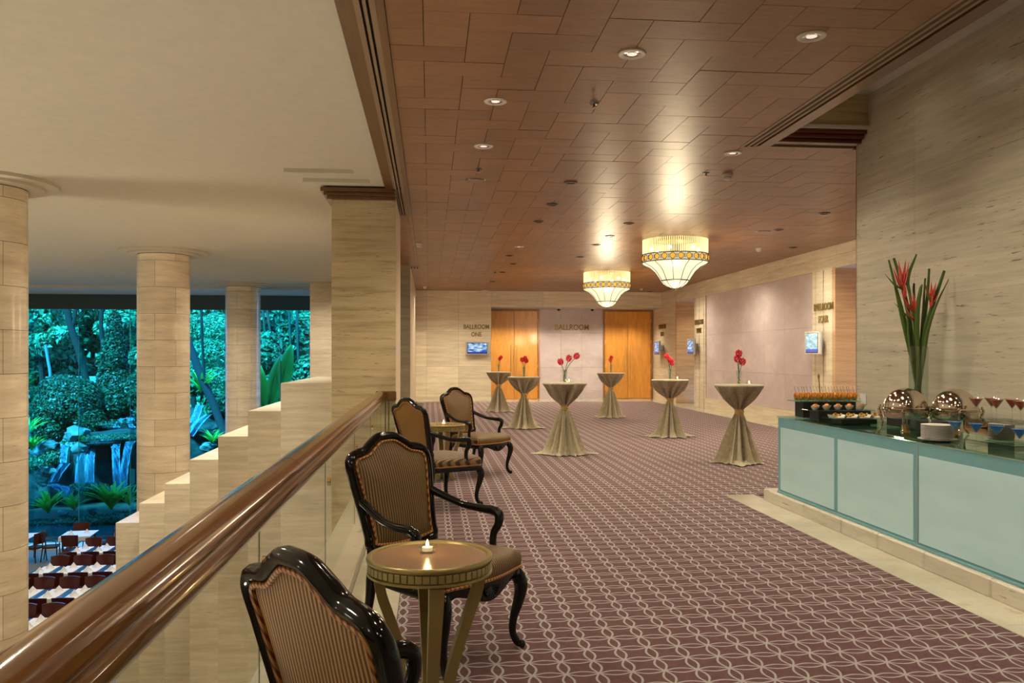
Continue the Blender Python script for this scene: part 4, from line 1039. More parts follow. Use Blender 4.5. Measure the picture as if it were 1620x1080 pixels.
# bowls on the middle shelf
def bowl(loc, lab):
    o = empty('canape_bowl', loc, 0, lab, 'bowl', 'white bowls on the middle shelf')
    MB().lathe([(.001, 0), (.016, 0), (.030, .016), (.037, .034), (.034, .034), (.026, .016), (.001, .005)], 18).build('bowl', M['white'], o, True)
    MB().ball((0, 0, .034), .023, 10, .75).build('salmon_ball', M['orange'], o, True)
    MB().tube([(0, 0, .04), (.004, 0, .095)], .0014, 4).ball((.004, 0, .098), .004, 6).build('pick', M['lens'], o)
    return o
cbw = None
for r_ in range(2):
    for i in range(5 - r_):
        lab = '%s canape bowl from the left in the %s row on the middle shelf' % (ordw[i], ('front', 'back')[r_]); loc = (3.46 + i * .108 + r_ * .05, 7.17 + .09 * r_, .9585)
        if cbw is None: cbw = bowl(loc, lab)
        else: dup(cbw, loc, random.uniform(0, 3), lab)
cbw = None
for i in range(4):
    loc = (3.50 + i * .118, 6.85, .9105); lab = '%s square white dish from the left on the lowest shelf' % ordw[i]
    if cbw is None:
        o = empty('canape_dish', loc, .1, lab, 'dish', 'square white dishes on the lowest shelf')
        MB().prism([(-.042, 0), (.042, 0), (.056, .028), (.052, .028), (.040, .005), (-.040, .005), (-.052, .028), (-.056, .028)], -.05, .05).build('dish', M['white'], o)
        m = MB(); m2 = MB()
        for q in range(9): (m if q % 2 else m2).ball((random.uniform(-.032, .032), random.uniform(-.035, .035), .022 + random.uniform(0, .014)), random.uniform(.009, .015), 6)
        stuff(m.build('topping', M['brownf'], o, True)); stuff(m2.build('garnish', M['yellow'], o, True)); cbw = o
    else: dup(cbw, loc, random.uniform(-.2, .2), lab)
# black riser behind the dishes
tag(MB().bbox(3.84, 4.06, 6.02, 6.65, ZT, .935, .003).build('black_riser', M['black']), 'low black riser behind the first chafing dish', 'riser')
# chafing dishes
def chafer(loc, rz, lab):
    o = empty('chafing_dish', loc, rz, lab, 'chafing dish', 'round roll-top chafing dishes')
    R_ = .158
    MB().lathe([(.001, .112), (.13, .112), (.148, .120), (.152, .128), (.152, .168), (R_ + .006, .172), (R_ + .008, .180), (R_ + .002, .186), (.001, .186)], 48).build('water_pan', M['steel'], o, True, 30)
    dome = MB().lathe([(R_ * math.cos(a), .186 + R_ * .98 * math.sin(a)) for a in [PI / 2 * i / 14 for i in range(15)]], 48).build('roll_top_lid', M['steel'], o, True)
    MB().lathe([(R_ + .003, .184), (R_ + .010, .190), (R_ + .003, .197)], 48).build('lid_rim', M['steel'], dome, True)
    MB().tube([((R_ + .004) * math.sin(t) * .5, -(R_ + .004) * math.cos(t) * .97, .212 + .0) for t in [-.5 + i * .1 for i in range(11)]], .006, 6).build('lid_handle', M['steel'], dome, True)
    MB().loop([((R_ + .014) * math.cos(2 * PI * i / 40), (R_ + .014) * math.sin(2 * PI * i / 40), .168) for i in range(40)], .006, 6, up=(0, 0, 1)).build('stand_ring', M['steel'], o, True)
    for q in range(4):
        a = PI / 4 + q * PI / 2; ca_, sa_ = math.cos(a), math.sin(a)
        P = cr([((R_ + .018) * ca_, (R_ + .018) * sa_, .196), ((R_ + .030) * ca_, (R_ + .030) * sa_, .178), ((R_ + .014) * ca_, (R_ + .014) * sa_, .13), ((R_ + .004) * ca_, (R_ + .004) * sa_, .08), ((R_ + .012) * ca_, (R_ + .012) * sa_, .035), ((R_ + .030) * ca_, (R_ + .030) * sa_, .008)], 4)
        lg = MB().tube(P, rr([.009, .011, .012, .008, .006, .008], P), 8); lg.ball(((R_ + .032) * ca_, (R_ + .032) * sa_, .010), .010, 8); lg.ball(((R_ + .020) * ca_, (R_ + .020) * sa_, .202), .010, 8)
        lg.build('leg', M['steel'], o, True)
    MB().lathe([(.001, 0), (.034, 0), (.034, .012), (.028, .016), (.028, .058), (.012, .062), (.001, .062)], 20).build('fuel_burner', M['brass'], o, True, 40)
    for s in (-1, 1): MB().tube(cr([(s * (R_ + .012), -.02, .18), (s * (R_ + .034), -.022, .19), (s * (R_ + .034), .022, .19), (s * (R_ + .012), .02, .18)], 4), .005, 6).build('handle', M['steel'], o, True)
    return o
ch = chafer((3.605, 5.98, ZT), .15, 'round roll-top steel chafing dish in front of the flower vase')
dup(ch, (3.885, 5.80, ZT), .35, 'round roll-top steel chafing dish behind the stack of plates')
# plates
pp = (3.50, 5.42)
o0 = None
for i in range(12):
    z = ZT + i * .0088; base = i == 0
    lab = 'wider white plate at the bottom of the stack on the counter' if base else ('white plate on top of the stack on the counter' if i == 11 else 'white plate inside the stack, %s from the bottom' % ordw[i])
    if i <= 1:
        R_ = .125 if base else .105
        me = MB().lathe([(.001, 0), (R_ * .62, 0), (R_ * .70, .003), (R_, .011), (R_, .0135), (R_ * .7, .006), (.001, .003)], 40).mesh('dinner_plate', M['white'], True, 40)
    p = put('dinner_plate', me, None, (pp[0] + random.uniform(-.001, .001), pp[1] + random.uniform(-.001, .001), z)); tag(p, lab, 'plate', 'stack of white plates')
# mirrored riser
mb = empty('mirror_riser', (3.75, 4.99, ZT), 0, 'mirrored box under the red cocktails', 'riser')
MB().bbox(0, .33, 0, .52, 0, .14, .002).build('mirror_box', plain('mirror', (.80, .82, .80), .02, 1), mb)
MB().box(-.002, .332, -.002, .522, .14, .143).build('edge_plate', M['clear2'], mb)
# martini glasses
def martini(loc, mat, col, lab):
    o = empty('martini_glass', loc, 0, lab, 'cocktail glass', '%s cocktails in martini glasses' % col)
    MB().lathe([(.001, 0), (.033, .0), (.034, .0015), (.012, .005), (.0042, .012), (.0036, .075), (.006, .083), (.048, .150), (.0468, .1505), (.005, .087), (.001, .085)], 28).build('glass', M['clear2'], o, True)
    MB().lathe([(.0015, .0865), (.0418, .1430), (.0418, .1432), (.001, .1432)], 28).build('drink', mat, o, True, 30)
    return o
bl = None
for i, (px, py) in enumerate(((1511, 701), (1544, 704.5), (1577, 709.5), (1613, 716))):
    a = atz(px, py, ZT); lab = '%s blue cocktail from the left on the counter' % ordw[i]
    if bl is None: bl = martini(a, M['blueliq'], 'blue', lab)
    else: dup(bl, a, 0, lab)
rd = None
for i, (x, y, lab) in enumerate(((3.80, 5.44, 'leftmost red cocktail in the front row on the mirrored box'), (3.93, 5.46, 'leftmost red cocktail in the back row on the mirrored box'), (3.82, 5.26, 'second red cocktail in the front row on the mirrored box'),
                                 (3.95, 5.28, 'second red cocktail in the back row on the mirrored box'), (3.86, 5.08, 'third red cocktail in the front row on the mirrored box'), (4.00, 5.06, 'rightmost red cocktail at the edge of the picture'))):
    loc = (x, y, ZT + .1435)
    if rd is None: rd = martini(loc, M['redliq'], 'red', lab)
    else: dup(rd, loc, 0, lab)
# tall vase of heliconias
VX, VY, _ = atZ(1453, 600, 6.62)
vs_ = empty('glass_vase', (VX, VY, ZT), 0, 'tall clear cylinder vase holding the red heliconias on the counter', 'vase')
MB().lathe([(.001, 0), (.070, 0), (.072, .003), (.072, .66), (.0695, .66), (.0695, .012), (.001, .010)], 40).build('glass', M['clear2'], vs_, True, 40)
def vp(px, py, dz=0):  # a point on the plane of the bouquet, relative to the vase foot
    a = atZ(px, py, 6.62 + dz); return (a[0] - VX, a[1] - VY, a[2] - ZT)
def leafstalk(pts, wd_, lab, dz=0):
    o = empty('leaf_stalk', (VX, VY, ZT), 0, lab, 'leaf', 'long green leaf stalks in the tall vase')
    P = cr([vp(*p, dz) for p in pts], 5); MB().tube(P, rr(wd_, P), 8, [w_ * .45 for w_ in rr(wd_, P)]).build('blade', M['leaf_h'], o, True); return o
for pts, wd_, lab, dz in (
    ([(1461, 650), (1448, 590), (1428, 500), (1416, 450), (1406, 411)], [.012, .020, .024, .012, .008], 'leaf stalk on the far left of the tall vase, cut square at the top', .03),
    ([(1459, 650), (1450, 580), (1436, 490), (1424, 440), (1414, 408)], [.010, .016, .020, .016, .011], 'second leaf stalk from the left, close behind the first', .05),
    ([(1455, 650), (1452, 560), (1440, 470), (1436, 440), (1450, 402)], [.010, .014, .012, .018, .006], 'tall leaf stalk reaching highest, beside the upper left bloom', -.02),
    ([(1447, 650), (1452, 590), (1451, 500), (1456, 460), (1459, 450)], [.010, .014, .022, .016, .006], 'broad leaf stalk in the middle of the tall vase', -.03),
    ([(1446, 650), (1455, 560), (1460, 500), (1463, 450), (1464, 440)], [.010, .012, .012, .009, .008], 'narrow leaf stalk right of the middle of the tall vase', .02),
    ([(1445, 650), (1458, 540), (1467, 470), (1470, 425)], [.012, .018, .013, .010], 'leaf stalk behind the right bloom, cut square', .04),
    ([(1447, 650), (1462, 530), (1480, 470), (1494, 428)], [.012, .020, .016, .012], 'leaf stalk leaning far right, cut square at the top', .0),
    ([(1447, 650), (1463, 545), (1478, 490), (1501, 441)], [.010, .016, .012, .003], 'leaf stalk curving right to a pointed tip', -.03),
    ([(1450, 600), (1446, 470), (1446, 448)], [.010, .012, .009], 'short stalk rising behind the lower bloom', .06)): leafstalk(pts, wd_, lab, dz)
def heliconia(stem, bracts, lab):
    o = empty('heliconia', (VX, VY, ZT), 0, lab, 'flower', 'red heliconia blooms in the tall vase')
    P = cr([vp(*p) for p in stem], 5); MB().tube(P, .008, 8).build('stem', M['leaf_h'], o, True)
    for (bx_, by_), (tx, ty), w_, g in bracts:
        a = Vector(vp(bx_, by_, -.02)); b = Vector(vp(tx, ty, -.02)); m_ = (a + b) / 2 + Vector((0, 0, -.018 if abs(tx - bx_) > 6 else 0))
        Q = cr([a, a * .6 + m_ * .4, m_, b], 4); MB().tube(Q, rr([.008, w_, w_ * .8, .001], Q), 8, [x * .55 for x in rr([.008, w_, w_ * .8, .001], Q)], up=(0, 1, 0)).build('bract', M['leaf_h'] if g else M['red_h'], o, True)
heliconia([(1457, 650), (1440, 560), (1434, 480), (1427, 455)], [((1428, 458), (1399, 432), .014, 1), ((1428, 456), (1413, 424), .020, 0), ((1428, 450), (1433, 410), .020, 0), ((1430, 452), (1438, 414), .018, 0), ((1427, 446), (1421, 412), .020, 0), ((1432, 470), (1430, 440), .02, 0)], 'upper left red heliconia bloom in the tall vase')
heliconia([(1452, 650), (1450, 560), (1447, 500)], [((1447, 506), (1414, 478), .014, 1), ((1446, 494), (1426, 462), .020, 0), ((1447, 490), (1436, 456), .017, 0), ((1448, 490), (1445, 462), .020, 0), ((1449, 494), (1457, 470), .018, 0), ((1447, 506), (1434, 488), .02, 0)], 'lower middle red heliconia bloom in the tall vase')
heliconia([(1450, 650), (1466, 540), (1472, 490)], [((1473, 480), (1462, 442), .012, 1), ((1473, 474), (1465, 450), .018, 0), ((1474, 470), (1473, 445), .017, 0), ((1475, 472), (1481, 446), .018, 0), ((1473, 486), (1474, 460), .022, 0), ((1476, 478), (1486, 460), .014, 0)], 'right red heliconia bloom in the tall vase')

# ================================================================== RESTAURANT BELOW
def dchair(loc, rz, lab, grp='dark red restaurant chairs'):
    o = empty('restaurant_chair', loc, rz, lab, 'chair', grp)
    MB().bbox(-.22, .22, -.21, .22, .40, .46, .015).build('seat', M['dwood'], o)
    P = [(-.235, .80), (-.242, .90), (-.10, .925), (.10, .925), (.242, .90), (.235, .80), (.225, .60), (-.225, .60)]
    vs = []; fs = []; nx_ = 10
    for i in range(nx_ + 1):
        x = -1 + 2 * i / nx_; top = .90 + .02 * (1 - x * x); yb = -.235 + .05 * x * x
        for z, dy in ((.56, 0), (top, -.06)):
            for t_ in (-.016, .016): vs.append((x * (.225 + (z - .56) * .05), yb + dy + t_, z))
    for i in range(nx_):
        a = i * 4; b = a + 4; fs += [(a, b, b + 2, a + 2), (a + 1, a + 3, b + 3, b + 1), (a + 2, b + 2, b + 3, a + 3), (a, a + 1, b + 1, b)]
    fs += [(0, 2, 3, 1), (nx_ * 4, nx_ * 4 + 1, nx_ * 4 + 3, nx_ * 4 + 2)]
    m = MB(); m.add(vs, fs); m.build('backrest', M['dwood'], o, True, 40)
    for s in (-1, 1):
        MB().tube([(s * .20, -.20, .60), (s * .20, -.20, .40), (s * .205, -.25, 0)], .018, 6).build('leg', M['dark'], o)
        MB().tube([(s * .20, .19, .42), (s * .20, .20, 0)], .018, 6).build('leg', M['dark'], o)
    return o
def armed(c_):
    for s in (-1, 1): MB().tube([(s * .22, -.22, .66), (s * .25, .05, .66), (s * .25, .18, .62), (s * .22, .18, .42)], .015, 6).build('arm', M['dark'], c_)
    return c_
def napkin(loc, lab, rz=0):
    o = tag(MB().add([(-.09, -.09, 0), (.09, -.09, 0), (.09, .09, 0), (-.09, .09, 0), (0, 0, .14), (0, -.035, .05), (0, .035, .05)], [(0, 5, 4), (5, 1, 4), (1, 2, 4), (2, 6, 4), (6, 3, 4), (3, 0, 4), (0, 1, 5), (2, 3, 6)]).build('folded_napkin', M['linenw']), lab, 'napkin', 'pyramid napkins on the restaurant tables'); o.location = loc; o.rotation_euler = (0, 0, rz); return o
rowZ = [(23.75, 4), (21.6, 5), (19.45, 5), (17.3, 5)]
rname = ['back', 'third', 'second', 'nearest']
ch0 = None; np0 = None; tb0 = None; pc0 = None
for r_, (Z, nn) in enumerate(rowZ):
    x0 = -9.98 if r_ < 2 else (-11.16 if r_ == 2 else -10.57); Yr = Z * 1.05 + .0
    for i in range(nn + (2 if r_ >= 2 else 0)):
        x = x0 + i * .59
        if x > -7.3: continue
        for s, w_ in ((1, 'far'), (-1, 'near')):
            loc = (x, Yr + s * .66, FZ); lab = 'dark red chair on the %s side of the %s table row, %s from the left' % (w_, rname[r_], ordw[i])
            if ch0 is None: ch0 = dchair(loc, PI, lab)
            else: dup(ch0, loc, PI if s > 0 else 0, lab)
            loc = (x + .04 * s, Yr + s * .20, FZ + .757); lab = 'white pyramid napkin at the %s side of the %s table row, %s from the left' % (w_, rname[r_], ordw[i])
            if np0 is None: np0 = napkin(loc, lab, .5)
            else: dup(np0, loc, random.uniform(.2, 1.1), lab)
        if i % 2 == 0:
            loc = (x + .295, Yr, FZ); lab = 'dark restaurant table with white cloth runners in the %s row, %s from the left' % (rname[r_], ordw[i // 2])
            if tb0 is None:
                tb0 = empty('restaurant_table', loc, 0, lab, 'table', 'long dark restaurant tables')
                MB().bbox(-.585, .585, -.40, .40, .715, .75, .006).build('table_top', M['dark'], tb0)
                for sx in (-1, 1):
                    rn = MB().bbox(sx * .295 - .20, sx * .295 + .20, -.41, .41, .7505, .755, .002).bbox(sx * .295 - .20, sx * .295 + .20, -.413, -.406, .60, .753, .002).bbox(sx * .295 - .20, sx * .295 + .20, .406, .413, .60, .753, .002)
                    rn.xf(Matrix.Identity(4)).build('cloth_runner', M['linenw'], tb0)
                    for sy in (-1, 1): MB().bbox(sx * .53 - .03, sx * .53 + .03, sy * .34 - .03, sy * .34 + .03, 0, .715, .004).build('leg', M['dark'], tb0)
            else: dup(tb0, loc, 0, lab)
# square tables by the window
def wtable(cx, cy, chairs, nm):
    o = empty('window_table', (cx, cy, FZ), .1, 'small table with a white cloth %s' % nm, 'table')
    MB().bbox(-.45, .45, -.45, .45, .72, .75, .005).build('table_top', M['dark'], o); MB().bbox(-.46, .46, -.46, .46, .751, .757, .002).bbox(-.462, -.455, -.46, .46, .62, .755, .001).bbox(-.46, .46, -.462, -.455, .62, .755, .001).build('cloth', M['linenw'], o)
    for sx in (-1, 1):
        for sy in (-1, 1): MB().bbox(sx * .36 - .025, sx * .36 + .025, sy * .36 - .025, sy * .36 + .025, 0, .72, .003).build('leg', M['dark'], o)
    for i, (dx, dy, rz, l_) in enumerate(chairs): armed(dchair((cx + dx, cy + dy, FZ), rz, l_, 'armed chairs at the window tables'))
    for i, (dx, dy) in enumerate(((-.2, -.1), (.22, .05))): napkin((cx + dx, cy + dy, FZ + .758), 'white napkin on the table %s, %s' % (nm, ('left', 'right')[i]), .4)
wx, wy, _ = atZ(125, 840, 26.0)
wtable(wx, wy, [(-.72, -.25, -PI / 2 + .2, 'armed chair on the left side of the window table'), (-.25, .72, PI + .2, 'armed chair behind the window table on the water side'), (.1, -.72, .05, 'armed chair in front of the window table, back to the camera'), (.78, .1, PI / 2 + .3, 'armed chair on the right side of the window table, turned')], 'by the window')
wx, wy, _ = atZ(28, 840, 25.6)
wtable(wx, wy, [(.55, -.1, PI / 2 - .4, 'armed chair beside the left column near the window')], 'partly behind the left column')

# ================================================================== GARDEN
GZ = -5.05
struct(MB().box(-40, 25, 33.4, 90, GZ - .6, GZ + .05).build('ground', M['soil']))
stuff(tag(MB().box(-40, 25, WIN + .1, 33.6, GZ - .3, GZ).build('pond', M['pond']), 'dark teal pond between the window and the planted bank', 'pond'))
struct(MB().box(-40, 25, WIN + .06, WIN + .1, GZ - .3, FZ).build('trim_11', M['prock']))
def rock(c, r, seed, mat='rock', par=None, name='rock', sc_=(1, 1, 1), det=3, amp=.28):
    import bmesh
    bm = bmesh.new(); bmesh.ops.create_icosphere(bm, subdivisions=det, radius=1)
    for v_ in bm.verts:
        p = v_.co.normalized(); k = 1 + amp * mnoise.noise(p * 1.4 + Vector((seed * 3.1, 0, 0))) * 1.6 + amp * .5 * mnoise.noise(p * 3.7 + Vector((0, seed, 0)))
        v_.co = Vector((p.x * r * sc_[0] * k, p.y * r * sc_[1] * k, p.z * r * sc_[2] * k))
    me = bpy.data.meshes.new(name); bm.to_mesh(me); bm.free(); me.materials.append(M[mat]); me.polygons.foreach_set('use_smooth', [True] * len(me.polygons)); me.set_sharp_from_angle(angle=math.radians(38))
    return put(name, me, par, c)
def cloud(name, blobs, n_, size, mat, par=None, up=.35, thick=.25, seed=0, asp=.5):
    """leaves scattered over the skins of blobs; each leaf a folded four-point blade"""
    R = np.random.RandomState(seed); A = np.array([b[3] * b[4] + b[4] * b[5] + b[3] * b[5] for b in blobs], float)
    idx = R.choice(len(blobs), n_, p=A / A.sum()); B = np.array(blobs, float)[idx]
    d = R.normal(size=(n_, 3)); d /= np.linalg.norm(d, axis=1)[:, None]
    rad = 1 - thick * R.rand(n_) ** 1.5
    c = B[:, :3] + d * B[:, 3:6] * rad[:, None]
    nrm = d + np.array([0, 0, up]) + R.normal(scale=.45, size=(n_, 3)); nrm /= np.linalg.norm(nrm, axis=1)[:, None]
    t = np.cross(nrm, R.normal(size=(n_, 3))); t /= np.linalg.norm(t, axis=1)[:, None]; b = np.cross(nrm, t)
    s = size * (.6 + .8 * R.rand(n_))[:, None]
    v = np.stack([c - t * s, c - b * s * asp, c + t * s - nrm * s * .3, c + b * s * asp], 1).reshape(-1, 3)
    me = bpy.data.meshes.new(name); k = n_
    me.vertices.add(4 * k); me.vertices.foreach_set('co', v.astype(np.float32).ravel())
    me.loops.add(4 * k); me.loops.foreach_set('vertex_index', np.arange(4 * k, dtype=np.int32))
    me.polygons.add(k); me.polygons.foreach_set('loop_start', np.arange(0, 4 * k, 4, dtype=np.int32)); me.polygons.foreach_set('loop_total', np.full(k, 4, np.int32))
    me.materials.append(M[mat]); me.update(); me.validate()
    o = put(name, me, par); return stuff(o) if par else o
def P_(px, py, Z): return Vector(atZ(px, py, Z))
def blob(px, py, Z, rx, rz, ry=None): a = atZ(px, py, Z); k = Z / 1310; return (a[0], a[1], a[2], rx * k, (ry or rx) * k, rz * k)
def plant(name, label, cat, blobs, n_, size, mat, seed, trunk=None, group=None, **kw):
    o = empty(name, (blobs[0][0], blobs[0][1], GZ), 0, label, cat, group); b0 = Vector((blobs[0][0], blobs[0][1], GZ))
    cloud('leaves', [(b[0] - b0.x, b[1] - b0.y, b[2] - GZ, b[3], b[4], b[5]) for b in blobs], n_, size, mat, o, seed=seed, **kw)
    if trunk:
        for (pts, rads) in trunk:
            P = cr([Vector(p) - b0 for p in pts], 4); MB().tube(P, rr(rads, P), 8).build('trunk', M['bark'], o, True)
    return o
# rock face: one named boulder after another, largest first
rocks = [(165, 745, 37.0, 62, 62, 'dark rock face behind the falling water', (1.15, .7, .85)), (110, 760, 36.5, 40, 55, 'dark rock left of the main waterfall', (1, .8, 1)),
         (218, 745, 37.2, 48, 60, 'dark rock face right of the main waterfall', (1, .7, 1)), (190, 672, 39.5, 55, 30, 'upper rock shelf under the top cascade', (1.3, .8, .7)),
         (60, 735, 36, 40, 40, 'mossy boulder at the left of the stream', (1, .8, 1)), (45, 790, 35.5, 40, 40, 'dark boulder low at the left of the pond', (1, .8, .9)),
         (320, 700, 37.5, 45, 60, 'dark rock behind the right-hand stream', (1, .8, 1)), (335, 680, 36.2, 26, 18, 'flat wet rock under the leaning palm trunk', (1.5, .8, .7)), (260, 760, 38, 60, 70, 'rock bank behind the second column', (1, .8, 1)),
         (390, 690, 38, 70, 45, 'rock bank behind the third column', (1.3, .8, .9))]
for i, (px, py, Z, rx, rz, lab, sc_) in enumerate(rocks):
    a = atZ(px, py, Z); k = Z / 1310; o = rock(a, rx * k, i + 1, 'rock', None, 'boulder', (sc_[0], sc_[1], sc_[2] * rz / rx)); tag(o, lab, 'rock', 'wet dark boulders around the waterfall')
for i, (px, py, Z, r_, lab) in enumerate(((122, 687, 34.6, 16, 'pale boulder at the top left of the main waterfall'), (127, 708, 34.4, 11, 'small grey boulder under the pale one'), (76, 704, 34.5, 11, 'pale grey stone above the left ferns'), (68, 715, 34.8, 16, 'grey stone with moss left of the stream'), (100, 812, 33.3, 7, 'small pale stone between the bird nest ferns'), (147, 808, 33.3, 7, 'small pale stone beside the largest fern'), (72, 742, 34.4, 14, 'mossy grey stone low at the left'), (330, 706, 35, 9, 'small rounded stone in the right-hand stream'))):
    a = atZ(px, py, Z); o = rock(a, r_ * Z / 1310, 40 + i, 'prock', None, 'boulder', (1.2, .9, .8)); tag(o, lab, 'rock', 'pale stones in the garden')
# water
def sheet(name, label, strips):
    o = empty(name, tuple(P_(*strips[0][0][:2], strips[0][0][2])), 0, label, 'waterfall'); b0 = Vector(o.location)
    for st_ in strips:
        ctrs = [(P_(x, y, z) - b0, w_ * z / 1310) for x, y, z, w_ in st_]
        path = cr([c for c, _ in ctrs], 5); ws = rr([w_ for _, w_ in ctrs], path); vs = []; fs = []; n_ = 6
        for i, p in enumerate(path):
            for j in range(n_ + 1):
                f = j / n_ * 2 - 1; vs.append((p.x + f * ws[i], p.y - .08 * math.cos(f * PI * 1.5) - .10 * (1 - f * f), p.z))
        for i in range(len(path) - 1):
            for j in range(n_): fs.append((i * (n_ + 1) + j, i * (n_ + 1) + j + 1, (i + 1) * (n_ + 1) + j + 1, (i + 1) * (n_ + 1) + j))
        m = MB(); m.add(vs, fs); m.build('water_sheet', M['fall'], o, True)
    return o
sheet('waterfall', 'main waterfall pouring over the wide ledge in front of the dark rock', [
    [(142, 700, 35.2, 9), (134, 710, 34.6, 8), (129, 730, 34.2, 8), (127, 765, 34.0, 9)], [(150, 699, 35.2, 6), (146, 712, 34.6, 5), (143, 735, 34.2, 6), (143, 768, 34.0, 6)],
    [(182, 700, 35.0, 9), (183, 712, 34.5, 6), (184, 740, 34.2, 6), (187, 778, 34.0, 7)], [(208, 697, 35.2, 8), (203, 706, 34.6, 6), (197, 740, 34.2, 6), (195, 778, 34.0, 6)]])
sheet('waterfall', 'upper cascade between the ivy tower and the second column', [[(206, 640, 38.6, 5), (205, 655, 38.2, 6), (206, 668, 37.6, 8)], [(196, 661, 37.4, 5), (190, 665, 36.8, 4), (184, 676, 36.4, 6)], [(205, 660, 37.4, 5), (206, 670, 36.8, 4), (210, 676, 36.4, 5)]])
sheet('waterfall', 'narrow stream falling in steps at the left of the main waterfall', [[(103, 702, 34.9, 7), (101, 712, 34.6, 6), (100, 732, 34.2, 5)], [(103, 733, 34.0, 8), (92, 748, 33.8, 7), (84, 762, 33.7, 8)], [(78, 765, 33.6, 12), (100, 772, 33.5, 14), (108, 790, 33.4, 7)]])
sheet('waterfall', 'stream over dark rocks to the right of the second column', [[(316, 640, 36.4, 6), (311, 655, 36.0, 6), (304, 668, 35.6, 7)], [(330, 655, 35.7, 5), (314, 668, 35.2, 8), (300, 690, 34.8, 6)]])
for (x, y, Z, rx, ry, lab) in ((172, 692, 35.8, 46, 1.3, 'wide wet ledge the main waterfall spills from'), (187, 675, 37.5, 40, 1.0, 'narrow upper ledge of the cascade')):
    a = atZ(x, y, Z); o = rock(a, rx * Z / 1310, 91 + int(rx), 'rock', None, 'ledge', (1.05, ry * .9, .24), 4, .20); tag(o, lab, 'rock')
o = stuff(tag(MB().lathe([(.001, 0), (1.15, 0), (1.2, -.05)], 32).build('ledge_pool', M['fall']), 'shallow sheet of water on the waterfall ledge', 'water')); o.location = P_(172, 690, 35.8); o.scale = (1.05, 1.2, 1)
plant('ledge_moss', 'dark moss and small leaves growing on the waterfall ledge', 'moss', [blob(172, 690, 35.0, 50, 5, 40), blob(150, 690, 34.9, 30, 5, 24), blob(205, 690, 34.9, 30, 5, 24)], 3500, .035, 'leafd', 55, thick=.2)
plant('ledge_moss', 'moss patch on the upper cascade shelf', 'moss', [blob(175, 668, 37.0, 40, 5, 34)], 1500, .04, 'leafd', 56, thick=.2)
# ferns
def fern(px, py, Z, n_, ln_, lab, wd_=.10, seed=0):
    a = atZ(px, py, Z); o = empty('birds_nest_fern', a, 0, lab, 'fern', "broad-leaved ferns at the water's edge"); rn = random.Random(seed)
    for q in range(n_):
        th = 2 * PI * q / n_ + rn.uniform(-.2, .2); el = rn.uniform(.85, 1.45); L_ = ln_ * rn.uniform(.75, 1.1); vs = []; fs = []; K = 6
        out = Vector((math.cos(th), math.sin(th), 0)); sd = Vector((-out.y, out.x, 0)); p = Vector((0, 0, 0)); e = el
        for i in range(K + 1):
            f = i / K; w_ = wd_ * math.sin(PI * min(.97, f * .85 + .12)); up_ = Vector((-out.x * math.sin(e), -out.y * math.sin(e), math.cos(e)))
            vs += [tuple(p - sd * w_ + up_ * w_ * .3), tuple(p), tuple(p + sd * w_ + up_ * w_ * .3)]
            p = p + (out * math.cos(e) + Vector((0, 0, 1)) * math.sin(e)) * L_ / K; e -= rn.uniform(.08, .20)
        for i in range(K): fs += [(i * 3, i * 3 + 1, i * 3 + 4, i * 3 + 3), (i * 3 + 1, i * 3 + 2, i * 3 + 5, i * 3 + 4)]
        m = MB(); m.add(vs, fs); m.build('frond', M['fern'], o, True)
    return o
fern(76, 812, 32.6, 26, 1.05, "bird's nest fern at the left of the bank, in front of the stream", .09, 1)
fern(117, 808, 32.8, 22, .95, "smaller bird's nest fern between the two larger ones", .08, 2)
fern(176, 806, 32.6, 34, 1.30, "largest bird's nest fern at the right of the bank", .12, 3)
fern(43, 690, 34.2, 20, 1.1, 'arching fern at the left edge of the window', .07, 4)
fern(50, 712, 34.0, 20, .8, 'low fern under the arching one at the left edge', .06, 5)
fern(318, 622, 35.2, 22, 1.3, 'palm-like fern above the right-hand stream', .06, 6)
fern(335, 702, 34.5, 18, .8, 'low fern beside the stepped stone wall', .05, 7)
fern(205, 800, 32.8, 18, .9, 'fern half hidden behind the second column', .05, 8)
def bigleaf(px, py, Z, tip, wd_, lab, seed):
    a = P_(px, py, Z); b = P_(tip[0], tip[1], Z - .3); o = empty('banana_leaf', tuple(a), 0, lab, 'leaf', 'large banana leaves between the columns'); d_ = b - a; L_ = d_.length; sd = d_.cross(Vector((0, 1, 0))).normalized(); K = 9; vs = []; fs = []
    for i in range(K + 1):
        f = i / K; p = d_ * f + Vector((0, -1, 0)) * .35 * math.sin(PI * f); w_ = wd_ * math.sin(PI * min(.985, .08 + f * .9)) ** .7
        vs += [tuple(p - sd * w_ + Vector((0, .12, 0))), tuple(p - sd * w_ * .5 + Vector((0, .03, 0))), tuple(p), tuple(p + sd * w_ * .5 + Vector((0, .03, 0))), tuple(p + sd * w_ + Vector((0, .12, 0)))]
    for i in range(K):
        for j in range(4): fs.append((i * 5 + j, i * 5 + j + 1, i * 5 + j + 6, i * 5 + j + 5))
    m = MB(); m.add(vs, fs); m.build('blade', M['fern'], o, True)
    MB().tube([(0, 0, 0), tuple(d_ * .5 + Vector((0, -.36, 0))), tuple(d_)], [.035, .02, .005], 6).build('midrib', M['leafm'], o, True)
bigleaf(418, 645, 32.0, (408, 575), .30, 'dark green banana leaf low between the third column and the stone steps', 1)
bigleaf(444, 630, 31.5, (460, 545), .30, 'tall pale banana leaf in front of the pier', 2)
bigleaf(425, 640, 31.6, (445, 560), .22, 'narrow banana leaf leaning right behind the steps', 3)
bigleaf(400, 650, 32.4, (425, 600), .3, 'banana leaf behind the lower stone steps', 4)
bigleaf(432, 648, 32.0, (436, 600), .2, 'short banana leaf behind the top stone step', 6)
